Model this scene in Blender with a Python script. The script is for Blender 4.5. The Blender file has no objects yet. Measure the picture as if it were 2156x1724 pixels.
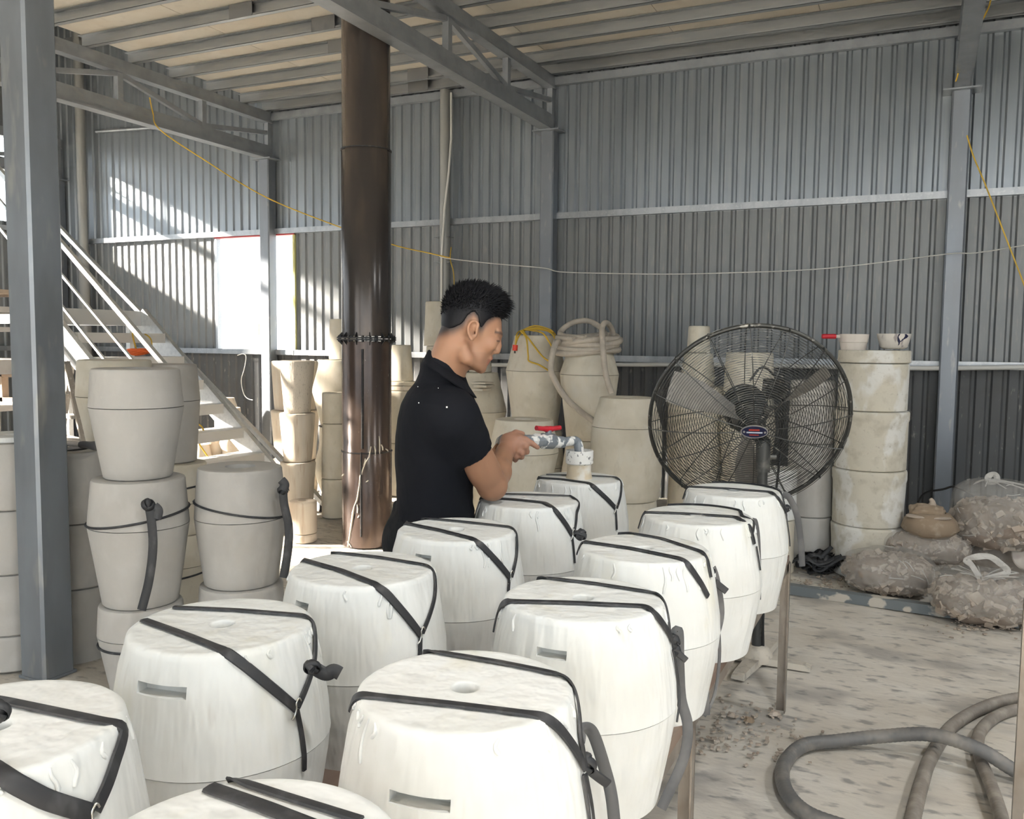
import bpy, bmesh, math, random
import numpy as np
from mathutils import Vector, Matrix
random.seed(7); rng = np.random.default_rng(7)
scene = bpy.context.scene
col = scene.collection
PI = math.pi
# ------------------------------------------------------------------ camera
FPX = 1844.5; CX, CY = 1078.0, 862.0; CAMH = 1.5
_y, _p, _r = map(math.radians, (25.088, 4.502, 0.596))
_f = np.array([-math.sin(_y)*math.cos(_p), math.cos(_y)*math.cos(_p), -math.sin(_p)])
_rr = np.array([math.cos(_y), math.sin(_y), 0.0]); _uu = np.cross(_rr, _f)
CR = math.cos(_r)*_rr + math.sin(_r)*_uu
CU = -math.sin(_r)*_rr + math.cos(_r)*_uu
CF = _f; CAM = np.array([0, 0, CAMH])
cd = bpy.data.cameras.new('camera'); cd.sensor_width = 36; cd.sensor_fit = 'HORIZONTAL'
cd.lens = FPX/2156*36; cd.clip_start = .05; cd.clip_end = 200
cam = bpy.data.objects.new('camera', cd); col.objects.link(cam)
cam.matrix_world = Matrix([[CR[i], CU[i], -CF[i], CAM[i]] for i in range(3)] + [[0, 0, 0, 1]])
scene.camera = cam
# ------------------------------------------------------------------ sky, sun, exposure
w = bpy.data.worlds.new('sky'); scene.world = w; w.use_nodes = True
bg = w.node_tree.nodes['Background']; bg.inputs[0].default_value = (.88, .95, 1, 1); bg.inputs[1].default_value = 3.2
sd = bpy.data.lights.new('sun', 'SUN'); sd.energy = 46; sd.angle = math.radians(2.5); sd.color = (1, .9, .78)
sun = bpy.data.objects.new('sun', sd); col.objects.link(sun)
sun.rotation_euler = Vector((.78, .46, -.345)).to_track_quat('-Z', 'Y').to_euler()
scene.view_settings.view_transform = 'Standard'; scene.view_settings.look = 'None'
scene.view_settings.gamma = 1; scene.view_settings.use_curve_mapping = False
scene.view_settings.exposure = -0.27
cy = scene.cycles; cy.max_bounces = 5; cy.diffuse_bounces = 3; cy.glossy_bounces = 2; cy.transmission_bounces = 3; cy.transparent_max_bounces = 10
cy.use_light_tree = False; cy.light_sampling_threshold = .03; cy.use_adaptive_sampling = True; cy.adaptive_threshold = .12; cy.adaptive_min_samples = 20; cy.caustics_reflective = False; cy.caustics_refractive = False
LAMP_W = 105.0
# ------------------------------------------------------------------ pixel -> place helpers (photo is 2156 x 1724)
def ray(x, y): return CF + CR*(x-CX)/FPX - CU*(y-CY)/FPX
def atz(x, y, z): d = ray(x, y); return CAM + d*(z-CAMH)/d[2]
def aty(x, y, Y): d = ray(x, y); return CAM + d*Y/d[1]
def atx(x, y, X): d = ray(x, y); return CAM + d*X/d[0]
def atd(x, y, D): return CAM + ray(x, y)*D
def depth(P): return float((np.asarray(P, float)-CAM) @ CF)
# ------------------------------------------------------------------ materials
MATS = {}
def mat(name, base, rough=.6, metal=0., layers=(), bump=(), alpha=None, trans=0., spec=.5, emit=None, coat=0., bmask=None):
    """layers: (colour, scale, stretch xyz, lo, hi, amount); bump: (scale, stretch, strength, dist)"""
    m = bpy.data.materials.new(name); m.use_nodes = True; MATS[name] = m
    nt = m.node_tree; N = nt.nodes; L = nt.links; b = N['Principled BSDF']
    b.inputs['Roughness'].default_value = rough; b.inputs['Metallic'].default_value = metal
    b.inputs['Specular IOR Level'].default_value = spec
    if coat: b.inputs['Coat Weight'].default_value = coat; b.inputs['Coat Roughness'].default_value = .2
    geo = N.new('ShaderNodeNewGeometry')
    def noise(scale, st, detail=3.5, dist=0.):
        mp = N.new('ShaderNodeMapping'); mp.inputs['Scale'].default_value = st
        L.new(geo.outputs['Position'], mp.inputs['Vector'])
        n = N.new('ShaderNodeTexNoise'); n.inputs['Scale'].default_value = scale; n.inputs['Detail'].default_value = detail
        n.inputs['Distortion'].default_value = dist
        L.new(mp.outputs[0], n.inputs['Vector']); return n.outputs['Fac']
    cur = None
    for (c2, sc, st, lo, hi, amt) in layers:
        n = noise(sc, st)
        mr = N.new('ShaderNodeMapRange'); mr.inputs[1].default_value = lo; mr.inputs[2].default_value = hi
        mr.inputs[4].default_value = amt; L.new(n, mr.inputs[0])
        mx = N.new('ShaderNodeMix'); mx.data_type = 'RGBA'
        L.new(mr.outputs[0], mx.inputs[0]); mx.inputs[7].default_value = (*c2, 1)
        if cur is None: mx.inputs[6].default_value = (*base, 1)
        else: L.new(cur, mx.inputs[6])
        cur = mx.outputs[2]
    if cur is None: b.inputs['Base Color'].default_value = (*base, 1)
    else: L.new(cur, b.inputs['Base Color'])
    prev = None
    for (sc, st, strength, dist) in bump:
        bn = N.new('ShaderNodeBump'); bn.inputs['Strength'].default_value = strength; bn.inputs['Distance'].default_value = dist
        L.new(noise(sc, st, 2), bn.inputs['Height'])
        if prev is not None: L.new(prev, bn.inputs['Normal'])
        prev = bn.outputs[0]
    if prev is not None: L.new(prev, b.inputs['Normal'])
    if alpha is not None: b.inputs['Alpha'].default_value = alpha
    if trans: b.inputs['Transmission Weight'].default_value = trans
    if emit: b.inputs['Emission Color'].default_value = (*emit[0], 1); b.inputs['Emission Strength'].default_value = emit[1]
    return m
I3 = (1, 1, 1)
mat('plaster_white', (.82, .825, .80), .75, layers=[((.70, .695, .65), 5, I3, .45, .7, .7), ((.72, .69, .56), 9, (1, 1, .35), .6, .75, .55), ((.60, .57, .52), 40, (1, 1, .12), .66, .8, .5)],
    bump=[(30, (1, 1, .2), .9, .009), (8, I3, .6, .015)])
mat('plaster_grey_shaded', (.50, .485, .455), .8, layers=[((.42, .405, .375), 4, I3, .4, .7, .7), ((.56, .545, .515), 18, (1, 1, .6), .5, .75, .5)], bump=[(60, I3, .15, .003), (9, I3, .2, .005)])  # shade on the left stacks put into this greyer, darker plaster colour
mat('plaster_warm', (.72, .665, .55), .8, layers=[((.60, .55, .44), 5, I3, .42, .68, .8), ((.77, .73, .64), 11, (1, 1, .7), .5, .7, .6), ((.50, .45, .36), 26, (1, 1, .5), .6, .8, .5)], bump=[(70, I3, .15, .003), (10, I3, .25, .006)])
mat('plaster_peach', (.74, .66, .55), .8, layers=[((.62, .50, .38), 6, (1, 1, .3), .42, .7, .75), ((.78, .72, .63), 14, (1, 1, .12), .5, .7, .6), ((.55, .42, .31), 55, (1, 1, .05), .58, .75, .7)], bump=[(60, (1, 1, .12), .3, .004)])
mat('plaster_chalky', (.66, .62, .52), .85, layers=[((.80, .79, .75), 6, (1, 1, .6), .50, .57, .85), ((.50, .46, .37), 13, I3, .52, .70, .7), ((.42, .39, .32), 45, I3, .62, .75, .6)], bump=[(20, I3, .4, .008), (90, I3, .2, .003)])
mat('plaster_pitted', (.72, .65, .55), .85, layers=[((.42, .36, .30), 95, (1, 1, .5), .6, .7, .8)], bump=[(95, (1, 1, .5), .6, .006)])
mat('galvanised', (.42, .44, .46), .38, .75, layers=[((.30, .32, .34), 14, (1, 1, .2), .4, .7, .7), ((.55, .56, .55), 50, I3, .55, .7, .5)], bump=[(30, I3, .08, .002)])
mat('tread_lit', (.84, .84, .83), .4, .2); mat('zinc_bright', (.72, .74, .75), .35, .55, layers=[((.58, .60, .62), 30, I3, .4, .7, .8)])  # treads: strong light on their faces put into the whiter base colour
mat('purlin_steel', (.39, .41, .425), .42, .5, layers=[((.30, .315, .33), 8, (.2, 1, 1), .4, .7, .8), ((.45, .44, .41), 60, (.1, 1, 1), .5, .75, .5)])
mat('primer_grey', (.17, .175, .18), .7, .2)
mat('truss_steel', (.35, .375, .40), .42, .5, layers=[((.27, .29, .31), 7, I3, .4, .7, .8), ((.40, .39, .37), 40, (1, .2, 1), .55, .75, .5)])
mat('column_steel', (.23, .255, .29), .42, .5, layers=[((.20, .21, .23), 6, (1, 1, .3), .4, .7, .7), ((.42, .42, .40), 25, (1, 1, .25), .62, .78, .6)])
mat('column_dusty', (.27, .30, .335), .4, .5, layers=[((.19, .20, .215), 6, (1, 1, .3), .4, .7, .7), ((.52, .50, .45), 12, (1, 1, .25), .6, .78, .55)], bump=[(40, I3, .1, .002)])
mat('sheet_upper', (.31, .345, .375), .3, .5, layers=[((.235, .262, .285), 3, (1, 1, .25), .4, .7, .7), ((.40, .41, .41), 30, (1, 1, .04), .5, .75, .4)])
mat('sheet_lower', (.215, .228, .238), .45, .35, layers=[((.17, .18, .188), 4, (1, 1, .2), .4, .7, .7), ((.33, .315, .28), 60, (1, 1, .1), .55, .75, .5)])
mat('sheet_base_shaded', (.115, .120, .124), .6, .25, layers=[((.42, .40, .36), 34, (1, 1, .3), .64, .74, .7), ((.10, .10, .10), 5, I3, .4, .7, .6)])  # bottom row: shade behind the moulds put into the darker base colour
mat('roof_board', (.92, .86, .75), .85, layers=[((.84, .74, .60), 2.5, I3, .4, .7, .7), ((.80, .73, .62), 14, I3, .55, .75, .5)])
mat('floor_dust', (.71, .665, .59), .7, layers=[((.58, .53, .455), 2.0, (.8, 1, 1), .42, .7, .8), ((.80, .765, .70), 6, (.7, 1, 1), .5, .72, .6), ((.22, .215, .21), 3.0, (.8, 1.15, 1), .53, .66, .5), ((.24, .23, .22), 17, (.62, 1.3, 1), .56, .68, .72), ((.50, .45, .375), 1.3, I3, .6, .75, .5)],
    bump=[(9, (.6, 1, 1), .35, .02), (55, (.5, 1, 1), .35, .006)])
mat('ground_outside', (.74, .71, .65), .9)
mat('rubber', (.028, .029, .032), .55, layers=[((.12, .12, .125), 30, (1, 1, .5), .55, .78, .6)], bump=[(40, I3, .2, .002)])
mat('rubber_dusty', (.085, .086, .09), .65, layers=[((.21, .205, .20), 14, I3, .45, .75, .7)], bump=[(60, I3, .2, .002)])
mat('wire_steel', (.45, .46, .47), .35, .9)
mat('hook_steel', (.7, .7, .68), .25, 1)
mat('stove_pipe', (.085, .06, .05), .22, .3, layers=[((.17, .115, .085), 5, (1, 1, .35), .45, .7, .8), ((.06, .052, .05), 9, (1, 1, .15), .5, .7, .7), ((.45, .40, .35), 55, (1, 1, .6), .70, .76, .45)], bump=[(10, (1, 1, .3), .1, .004)])
mat('stove_pipe_upper', (.075, .066, .062), .2, .4, layers=[((.15, .115, .09), 5, (1, 1, .2), .45, .7, .8), ((.055, .052, .052), 7, (1, 1, .12), .5, .7, .7)])
mat('pipe_drip', (.80, .74, .62), .7)
mat('iron_black', (.03, .03, .032), .5, .4, layers=[((.10, .09, .08), 30, I3, .5, .75, .6)])
mat('fan_blade', (.30, .285, .26), .5, .2, layers=[((.42, .40, .36), 18, I3, .5, .7, .6)]); mat('fan_dark', (.06, .062, .06), .45, .3, layers=[((.28, .27, .24), 18, I3, .55, .75, .6)])
mat('fan_wire', (.085, .085, .08), .38, .6, layers=[((.55, .53, .48), 30, I3, .6, .72, .75)])
mat('fan_base', (.62, .57, .49), .85, layers=[((.32, .29, .25), 24, I3, .55, .72, .7)], bump=[(40, I3, .4, .006)])
mat('badge_blue', (.012, .014, .05), .3); mat('badge_rim', (.6, .6, .6), .3, .9); mat('badge_red', (.45, .05, .03), .4); mat('badge_white', (.55, .58, .68), .4)
mat('bench_wood', (.19, .13, .10), .7, layers=[((.32, .26, .21), 8, (1, .2, 1), .5, .75, .7)])
mat('bench_steel', (.34, .30, .26), .4, .6, layers=[((.55, .51, .45), 20, (1, 1, .4), .55, .75, .6), ((.22, .17, .13), 9, I3, .5, .7, .6)])
mat('skin', (.48, .275, .175), .5); mat('shirt_black', (.0055, .0065, .010), .85, spec=.22, bump=[(14, (1, 1, .6), .5, .012), (420, I3, .1, .001)])
mat('shirt_dust', (.10, .095, .09), .85); mat('trouser_black', (.008, .009, .011), .85, spec=.25, bump=[(30, I3, .5, .008)])
mat('hair_black', (.004, .004, .006), .5, spec=.25); mat('shoe', (.03, .03, .03), .6); mat('eye_dark', (.01, .008, .008), .2); mat('lip', (.36, .15, .115), .45)
mat('pvc_grey', (.20, .225, .25), .4, layers=[((.84, .83, .80), 24, (1, 1, 1), .53, .56, 1)])
mat('valve_red', (.52, .015, .03), .35, layers=[((.66, .12, .12), 40, I3, .6, .8, .4)])
mat('funnel_white', (.78, .77, .74), .6, layers=[((.16, .16, .16), 95, (1, 1, .8), .60, .64, .9)])
mat('funnel_clay', (.62, .53, .39), .8, layers=[((.74, .71, .65), 15, I3, .5, .6, .9)])
mat('slip_white', (.88, .87, .84), .25)
mat('hose_beige', (.50, .45, .38), .6, layers=[((.36, .32, .27), 9, I3, .45, .7, .8), ((.62, .57, .49), 30, I3, .55, .75, .6)])
mat('hose_grey', (.16, .155, .15), .5, layers=[((.36, .325, .28), 10, I3, .45, .7, .85)])
mat('hose_brown', (.25, .22, .19), .65, layers=[((.40, .36, .31), 16, I3, .45, .7, .85), ((.13, .12, .11), 7, I3, .55, .75, .6)])
mat('cable_yellow', (.62, .40, .04), .5); mat('cable_orange', (.85, .16, .03), .5); mat('cable_white', (.75, .74, .70), .5); mat('plug_red', (.72, .05, .02), .4); mat('conduit_white', (.72, .71, .67), .5)
mat('cable_black', (.02, .02, .02), .5)
mat('bowl_cream', (.73, .67, .60), .65, layers=[((.60, .48, .47), 13, I3, .55, .75, .6)])
mat('bowl_stained', (.72, .68, .62), .65, layers=[((.25, .20, .20), 22, (1, 1, .4), .62, .7, .7)])
mat('paint_blue', (.01, .012, .05), .4)
mat('film', (.78, .75, .70), .16, alpha=.26, bump=[(18, I3, 1., .03), (60, I3, .5, .01)], spec=.7)
mat('film_thick', (.78, .75, .70), .3, alpha=.6, bump=[(40, I3, .8, .02)])
mat('clay_mass_shaded', (.26, .205, .165), .9, layers=[((.40, .33, .27), 14, I3, .5, .7, .7)]); mat('clay_scrap', (.46, .385, .315), .9, layers=[((.62, .55, .47), 12, I3, .5, .7, .8), ((.27, .21, .17), 9, I3, .52, .72, .75)], bump=[(60, I3, .3, .005)])  # clay mass coloured darker, as shade in the gaps between scraps
mat('clay_brown', (.31, .235, .165), .9, layers=[((.58, .49, .38), 14, I3, .5, .75, .7)], bump=[(20, I3, .4, .01)])
mat('kerb_steel', (.17, .19, .20), .6, .1, layers=[((.62, .57, .49), 7, (1, 1, 1), .56, .6, .9)])
mat('wood_pale', (.50, .40, .31), .75, layers=[((.36, .27, .20), 9, (.2, 1, 1), .45, .7, .6)])
mat('board_pale', (.62, .59, .56), .75, layers=[((.5, .46, .43), 9, I3, .45, .7, .6)])
mat('wood_grey', (.25, .235, .215), .85, layers=[((.42, .40, .37), 30, I3, .58, .7, .7)])
mat('house_white', (.85, .86, .86), .8); mat('house_window', (.45, .58, .66), .3); mat('house_yellow', (.75, .55, .25), .7)
mat('red_trim', (.5, .06, .07), .5); mat('yellow_trim', (.72, .70, .30), .5)
mat('lamp_shell', (.6, .6, .6), .4, .5); mat('lamp_lens', (1, 1, 1), .5, emit=((1, .97, .92), 14))
mat('downpipe', (.33, .335, .32), .5, .3, layers=[((.25, .25, .24), 8, (1, 1, .2), .4, .7, .8)])
mat('tape_grey', (.30, .30, .29), .5)
# ------------------------------------------------------------------ mesh helpers
ORG = {}
def link(o, parent=None):
    col.objects.link(o)
    if parent is not None: o.parent = parent
    return o
def thing(name, label, cat, loc=(0, 0, 0), group=None):
    o = bpy.data.objects.new(name, None); o.empty_display_size = .05
    o.location = tuple(float(v) for v in loc); link(o); ORG[o.name] = np.array(loc, float)
    o['label'] = label; o['category'] = cat
    if group: o['group'] = group
    return o
def struct(name, loc=(0, 0, 0)):
    o = bpy.data.objects.new(name, None); o.empty_display_size = .05; o.location = loc; link(o); ORG[o.name] = np.array(loc, float)
    o['kind'] = 'structure'; return o
def tag(o, label, cat, group=None):
    o['label'] = label; o['category'] = cat
    if group: o['group'] = group
    return o
class MB:
    def __init__(s): s.v = []; s.f = []
    def add(s, v, f):
        n = len(s.v); s.v.extend([tuple(map(float, p)) for p in v]); s.f.extend([tuple(i+n for i in q) for q in f]); return s
    def box(s, c, size, R=None):
        x, y, z = [k/2 for k in size]
        P = np.array([(-x, -y, -z), (x, -y, -z), (x, y, -z), (-x, y, -z), (-x, -y, z), (x, -y, z), (x, y, z), (-x, y, z)])
        if R is not None: P = P @ np.asarray(R).T
        return s.add(P + np.asarray(c, float), [(0, 3, 2, 1), (4, 5, 6, 7), (0, 1, 5, 4), (1, 2, 6, 5), (2, 3, 7, 6), (3, 0, 4, 7)])
    def bx(s, a, b):
        a = np.array(a, float); b = np.array(b, float); return s.box((a+b)/2, np.abs(b-a))
    def bar(s, a, b, wd, ht, up=(0, 0, 1)):
        a = np.array(a, float); b = np.array(b, float); d = b-a; l = np.linalg.norm(d); d /= l
        up = np.array(up, float)
        if abs(d @ up) > .98: up = np.array((1., 0, 0))
        sx = np.cross(d, up); sx /= np.linalg.norm(sx); uz = np.cross(sx, d)
        return s.box((a+b)/2, (wd, l, ht), np.stack([sx, d, uz], 1))
    def tube(s, pts, r, seg=8, cap=True, closed=False):
        pts = np.asarray(pts, float); n = len(pts); rs = np.broadcast_to(np.asarray(r, float), (n,))
        if closed: T = np.roll(pts, -1, 0)-np.roll(pts, 1, 0)
        else: T = np.gradient(pts, axis=0)
        T /= np.linalg.norm(T, axis=1)[:, None]+1e-12
        a = np.array((0., 0, 1)) if abs(T[0][2]) < .9 else np.array((1., 0, 0))
        nrm = np.cross(T[0], a); nrm /= np.linalg.norm(nrm); V = []
        for i in range(n):
            nrm = nrm - (nrm@T[i])*T[i]; nrm /= np.linalg.norm(nrm)+1e-12; bn = np.cross(T[i], nrm)
            for k in range(seg):
                t = 2*PI*k/seg; V.append(pts[i]+rs[i]*(math.cos(t)*nrm+math.sin(t)*bn))
        Fc = []
        m = n if closed else n-1
        for i in range(m):
            j = (i+1) % n
            for k in range(seg):
                k2 = (k+1) % seg; Fc.append((i*seg+k, i*seg+k2, j*seg+k2, j*seg+k))
        if cap and not closed: Fc.append(tuple(range(seg))[::-1]); Fc.append(tuple((n-1)*seg+k for k in range(seg)))
        return s.add(V, Fc)
    def lathe(s, prof, c=(0, 0, 0), seg=48, wob=None, closed=False):
        n0 = len(s.v); c = np.asarray(c, float); V = []; m = len(prof)
        for (r, z) in prof:
            for k in range(seg):
                t = 2*PI*k/seg; rr = r*(1+(wob(t, z) if wob else 0)); V.append(c+(rr*math.cos(t), rr*math.sin(t), z))
        Fc = []
        for i in range(m-1 if not closed else m):
            j = (i+1) % m
            for k in range(seg):
                k2 = (k+1) % seg; Fc.append((i*seg+k, i*seg+k2, j*seg+k2, j*seg+k))
        if not closed:
            if prof[0][0] > 1e-6: Fc.append(tuple(range(seg))[::-1])
            if prof[-1][0] > 1e-6: Fc.append(tuple((m-1)*seg+k for k in range(seg)))
        return s.add(V, Fc)
    def ribbon(s, pts, nrms, wd, th):
        pts = np.asarray(pts, float); nrms = np.asarray(nrms, float); n = len(pts); T = np.gradient(pts, axis=0)
        T /= np.linalg.norm(T, axis=1)[:, None]+1e-12; V = []
        wd = np.broadcast_to(np.asarray(wd, float), (n,))
        for i in range(n):
            b = np.cross(T[i], nrms[i]); b /= np.linalg.norm(b)+1e-12; nn = np.cross(b, T[i])
            h = wd[i]/2
            for (p, q) in ((-1, 0), (-.8, .8), (0, 1), (.8, .8), (1, 0), (0, -.15)): V.append(pts[i]+b*h*p+nn*th*q)
        Fc = []; K = 6
        for i in range(n-1):
            for k in range(K):
                k2 = (k+1) % K; Fc.append((i*K+k, (i+1)*K+k, (i+1)*K+k2, i*K+k2))
        Fc.append(tuple(range(K))); Fc.append(tuple((n-1)*K+k for k in range(K))[::-1])
        return s.add(V, Fc)
    def build(s, name, m, parent=None, smooth=None, kind=None, fixn=False):
        off = np.zeros(3)
        if parent is not None: off = ORG[parent.name]
        me = bpy.data.meshes.new(name)
        V = np.asarray(s.v, float)-off
        me.from_pydata(V.tolist(), [], s.f)
        if fixn:
            bm = bmesh.new(); bm.from_mesh(me); bmesh.ops.recalc_face_normals(bm, faces=bm.faces); bm.to_mesh(me); bm.free()
        o = bpy.data.objects.new(name, me); me.materials.append(MATS[m] if isinstance(m, str) else m)
        if smooth is not None:
            me.shade_smooth()
            if smooth < 180: me.set_sharp_from_angle(angle=math.radians(smooth))
        link(o, parent)
        # parts of parts keep world position: their parent mesh sits at the thing's own origin
        ORG[o.name] = off if parent is not None else np.zeros(3)
        if kind: o['kind'] = kind
        return o
def spline(pts, n=8, closed=False):
    P = [np.asarray(p, float) for p in pts]; out = []; m = len(P)
    rngi = range(m) if closed else range(m-1)
    for i in rngi:
        if closed: a, b, c, d = P[i-1], P[i], P[(i+1) % m], P[(i+2) % m]
        else: a, b, c, d = P[max(i-1, 0)], P[i], P[i+1], P[min(i+2, m-1)]
        for k in range(n):
            t = k/n
            out.append(.5*((2*b)+(c-a)*t+(2*a-5*b+4*c-d)*t*t+(3*b-a-3*c+d)*t**3))
    if not closed: out.append(P[-1])
    return np.array(out)
def noise3(P, s, seed):
    """cheap smooth pseudo noise"""
    r_ = np.random.default_rng(seed); out = np.zeros(len(P))
    for k in range(9):
        d = r_.normal(size=3); d /= np.linalg.norm(d); f_ = s*r_.uniform(.6, 1.8); out += np.sin(P @ d*f_+r_.uniform(0, 6))*r_.uniform(.5, 1)
    return out/9*1.6
def blob(c, rad, seed, amp, freq, res=(40, 26), flat=None, top=None):
    c = np.asarray(c, float); nu, nv = res; V = []
    for j in range(nv+1):
        ph = PI*j/nv
        for i in range(nu): th = 2*PI*i/nu; V.append((math.sin(ph)*math.cos(th), math.sin(ph)*math.sin(th), math.cos(ph)))
    V = np.array(V); k = 1+amp*noise3(V*1.0, freq, seed)+amp*.5*noise3(V, freq*2.7, seed+1)
    sgn = np.sign(V)*np.abs(V)**.78
    P = sgn*np.asarray(rad)*k[:, None]
    if flat is not None: P[:, 2] = np.maximum(P[:, 2], flat)
    if top is not None: P[:, 2] = np.where(P[:, 2] > top, top+(P[:, 2]-top)*.35, P[:, 2])
    Fc = [(j*nu+i, (j+1)*nu+i, (j+1)*nu+(i+1) % nu, j*nu+(i+1) % nu) for j in range(nv) for i in range(nu)]
    return P+c, Fc
# ================================================================== the building
WY = 8.2; XL = -10.65; XR = 4.5; YF = -5.0; ZR = 4.2; ZH = 6.2; XH = -7.0; PITCH = .118
TX = [.19, -3.42, -6.95, -10.48]
fl = MB()
nx, ny = 90, 80
gx = np.linspace(XL-.3, XR+.3, nx); gy = np.linspace(YF-1, WY+.4, ny)
def fbump(x, y): return .004*math.sin(3.1*x+1.7*y)+.003*math.sin(7*x-5*y)+.002*math.sin(13*y+3*x)
fl.add([(x, y, min(0, fbump(x, y)-.006)) for y in gy for x in gx], [(j*nx+i, j*nx+i+1, (j+1)*nx+i+1, (j+1)*nx+i) for j in range(ny-1) for i in range(nx-1)])
fo = fl.build('floor', 'floor_dust', None, 180); fo['kind'] = 'structure'
gr = MB().bx((-60, -60, -.3), (60, 80, -.06)).build('outside_ground_1', 'ground_outside'); gr['kind'] = 'structure'  # ground slab outside the shed
# corrugated sheets
def sheet(x0, x1, z0, z1, y, off=0., axis='x'):
    xs = []; dp = []
    k0 = math.floor((x0)/PITCH)
    cuts = (0, .012, .040, .052)
    k = k0-1
    cand = []
    while k*PITCH < x1+PITCH:
        b = k*PITCH; cand += [(b, .0), (b+.015, .017), (b+.037, .017), (b+.052, .0)]; k += 1
    def dd(x):
        u = (x/PITCH-math.floor(x/PITCH))*PITCH
        return .017*(u/.015 if u < .015 else 1 if u < .037 else (.052-u)/.015 if u < .052 else 0)
    xs = [x0]+[c[0] for c in cand if x0+1e-4 < c[0] < x1-1e-4]+[x1]
    V = []; th = .0015
    for z in (z0, z1):
        for s_ in (0, 1):
            for x in xs:
                yy = y+off+dd(x)+s_*th
                V.append((x, yy, z) if axis == 'x' else (yy, x, z))
    n = len(xs); Fc = []
    for i in range(n-1):
        Fc += [(i, i+1, 2*n+i+1, 2*n+i), (n+i+1, n+i, 3*n+i, 3*n+i+1), (i, n+i, n+i+1, i+1), (2*n+i, 2*n+i+1, 3*n+i+1, 3*n+i)]
    Fc += [(0, 2*n, 3*n, n), (n-1, 2*n-1, 4*n-1, 3*n-1)]
    if axis != 'x': Fc = [q[::-1] for q in Fc]
    return MB().add(V, Fc)
wb = struct('wall_back', (0, WY, 0))
WIN = (-7.80, -6.65)
SW = PITCH*9
edges = []
x = XL
while x < XR: edges.append((x, min(x+SW, XR))); x += SW
for i, (a, b) in enumerate(edges):
    o_ = .006*(i % 2)
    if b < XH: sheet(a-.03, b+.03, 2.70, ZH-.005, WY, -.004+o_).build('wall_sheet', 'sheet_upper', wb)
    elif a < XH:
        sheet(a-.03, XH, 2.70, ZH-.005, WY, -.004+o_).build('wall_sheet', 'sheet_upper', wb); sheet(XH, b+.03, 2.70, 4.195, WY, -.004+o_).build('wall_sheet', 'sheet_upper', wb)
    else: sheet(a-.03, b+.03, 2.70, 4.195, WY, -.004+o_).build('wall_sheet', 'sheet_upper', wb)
    sheet(a-.03, b+.03, -.02, 1.36, WY, .004+o_).build('wall_sheet', 'sheet_base_shaded', wb)
    segs = [(a-.03, b+.03)]
    if b > WIN[0] and a < WIN[1]:
        segs = []
        if a < WIN[0]: segs.append((a-.03, WIN[0]))
        if b > WIN[1]: segs.append((WIN[1], b+.03))
    for (p, q) in segs:
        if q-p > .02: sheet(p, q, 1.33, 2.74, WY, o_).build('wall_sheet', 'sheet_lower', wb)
# girts (tubes screwed to the inside of the wall)
for z, h in ((2.735, .06), (1.335, .06)):
    xs = [XL]+TX[::-1]+[XR]
    for a, b in zip(xs[:-1], xs[1:]):
        MB().bx((a+.02, WY-.055, z-h/2), (b-.02, WY-.004, z+h/2)).build('wall_girt', 'galvanised', wb)
MB().bx((XH, WY-.06, 4.0), (XR, WY-.004, 4.075)).build('wall_girt', 'truss_steel', wb)
# rod high on the left bay, conduit low on the wall
P0, P1 = aty(203, 277, WY-.06), aty(333, 268, WY-.06)
MB().tube([P0, P1], .022, 10).build('wall_rod', 'galvanised', wb, 60)
# left wall, opening high up
wl = struct('wall_left', (XL, 0, 0))
OY0, OY1 = .4, 6.2
yy_ = [YF]+list(np.arange(YF+SW, OY0-.3, SW))+[OY0, 1.5, 2.6, 3.7, 4.8, OY1, 7.0, 7.55, WY]
for i, (y0, y1) in enumerate(zip(yy_[:-1], yy_[1:])):
    o_ = .002*(i % 2)
    if y1 <= OY0+.01 or y0 >= 7.5: top_ = ZH-.005
    elif y0 >= OY1-.01: top_ = 2.95
    else: top_ = 1.4
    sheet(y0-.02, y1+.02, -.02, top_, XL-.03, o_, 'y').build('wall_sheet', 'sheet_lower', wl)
for (y0, y1) in zip(yy_[:-1], yy_[1:]):
    if y0 >= OY0-.01 and y1 < 7.6: sheet(y0-.02, y1+.02, 4.1, ZH-.005, XL-.03, .0, 'y').build('wall_sheet', 'sheet_lower', wl)
MB().bx((XL+.01, YF, 1.305), (XL+.06, WY-.1, 1.365)).build('wall_girt', 'galvanised', wl)
MB().bx((XL+.01, OY1-.1, 2.83), (XL+.06, WY-.1, 2.89)).build('wall_girt', 'galvanised', wl)
for y0 in (OY0, 2.6, 4.4, OY1): MB().bx((XL+.0, y0-.035, 1.4), (XL+.06, y0+.035, 4.1)).build('opening_post', 'truss_steel', wl)
wf_ = struct('wall_sunblock', (XL, YF, 0))  # unseen wall, added to keep the sun off the near moulds
for k in range(4):
    a_ = XL+SW*k; sheet(a_-.02, min(a_+SW, XH-.35)+.02, -.02, ZH-.005, YF-.05, .002*(k % 2)).build('wall_sheet', 'sheet_lower', wf_)
wr = struct('wall_right', (XR, 0, 0))
for i, y0 in enumerate(np.arange(0, WY, SW)):
    sheet(y0-.02, min(y0+SW, WY)+.02, -.02, 4.195, XR+.01, .002*(i % 2), 'y').build('wall_sheet', 'sheet_lower', wr)
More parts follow.
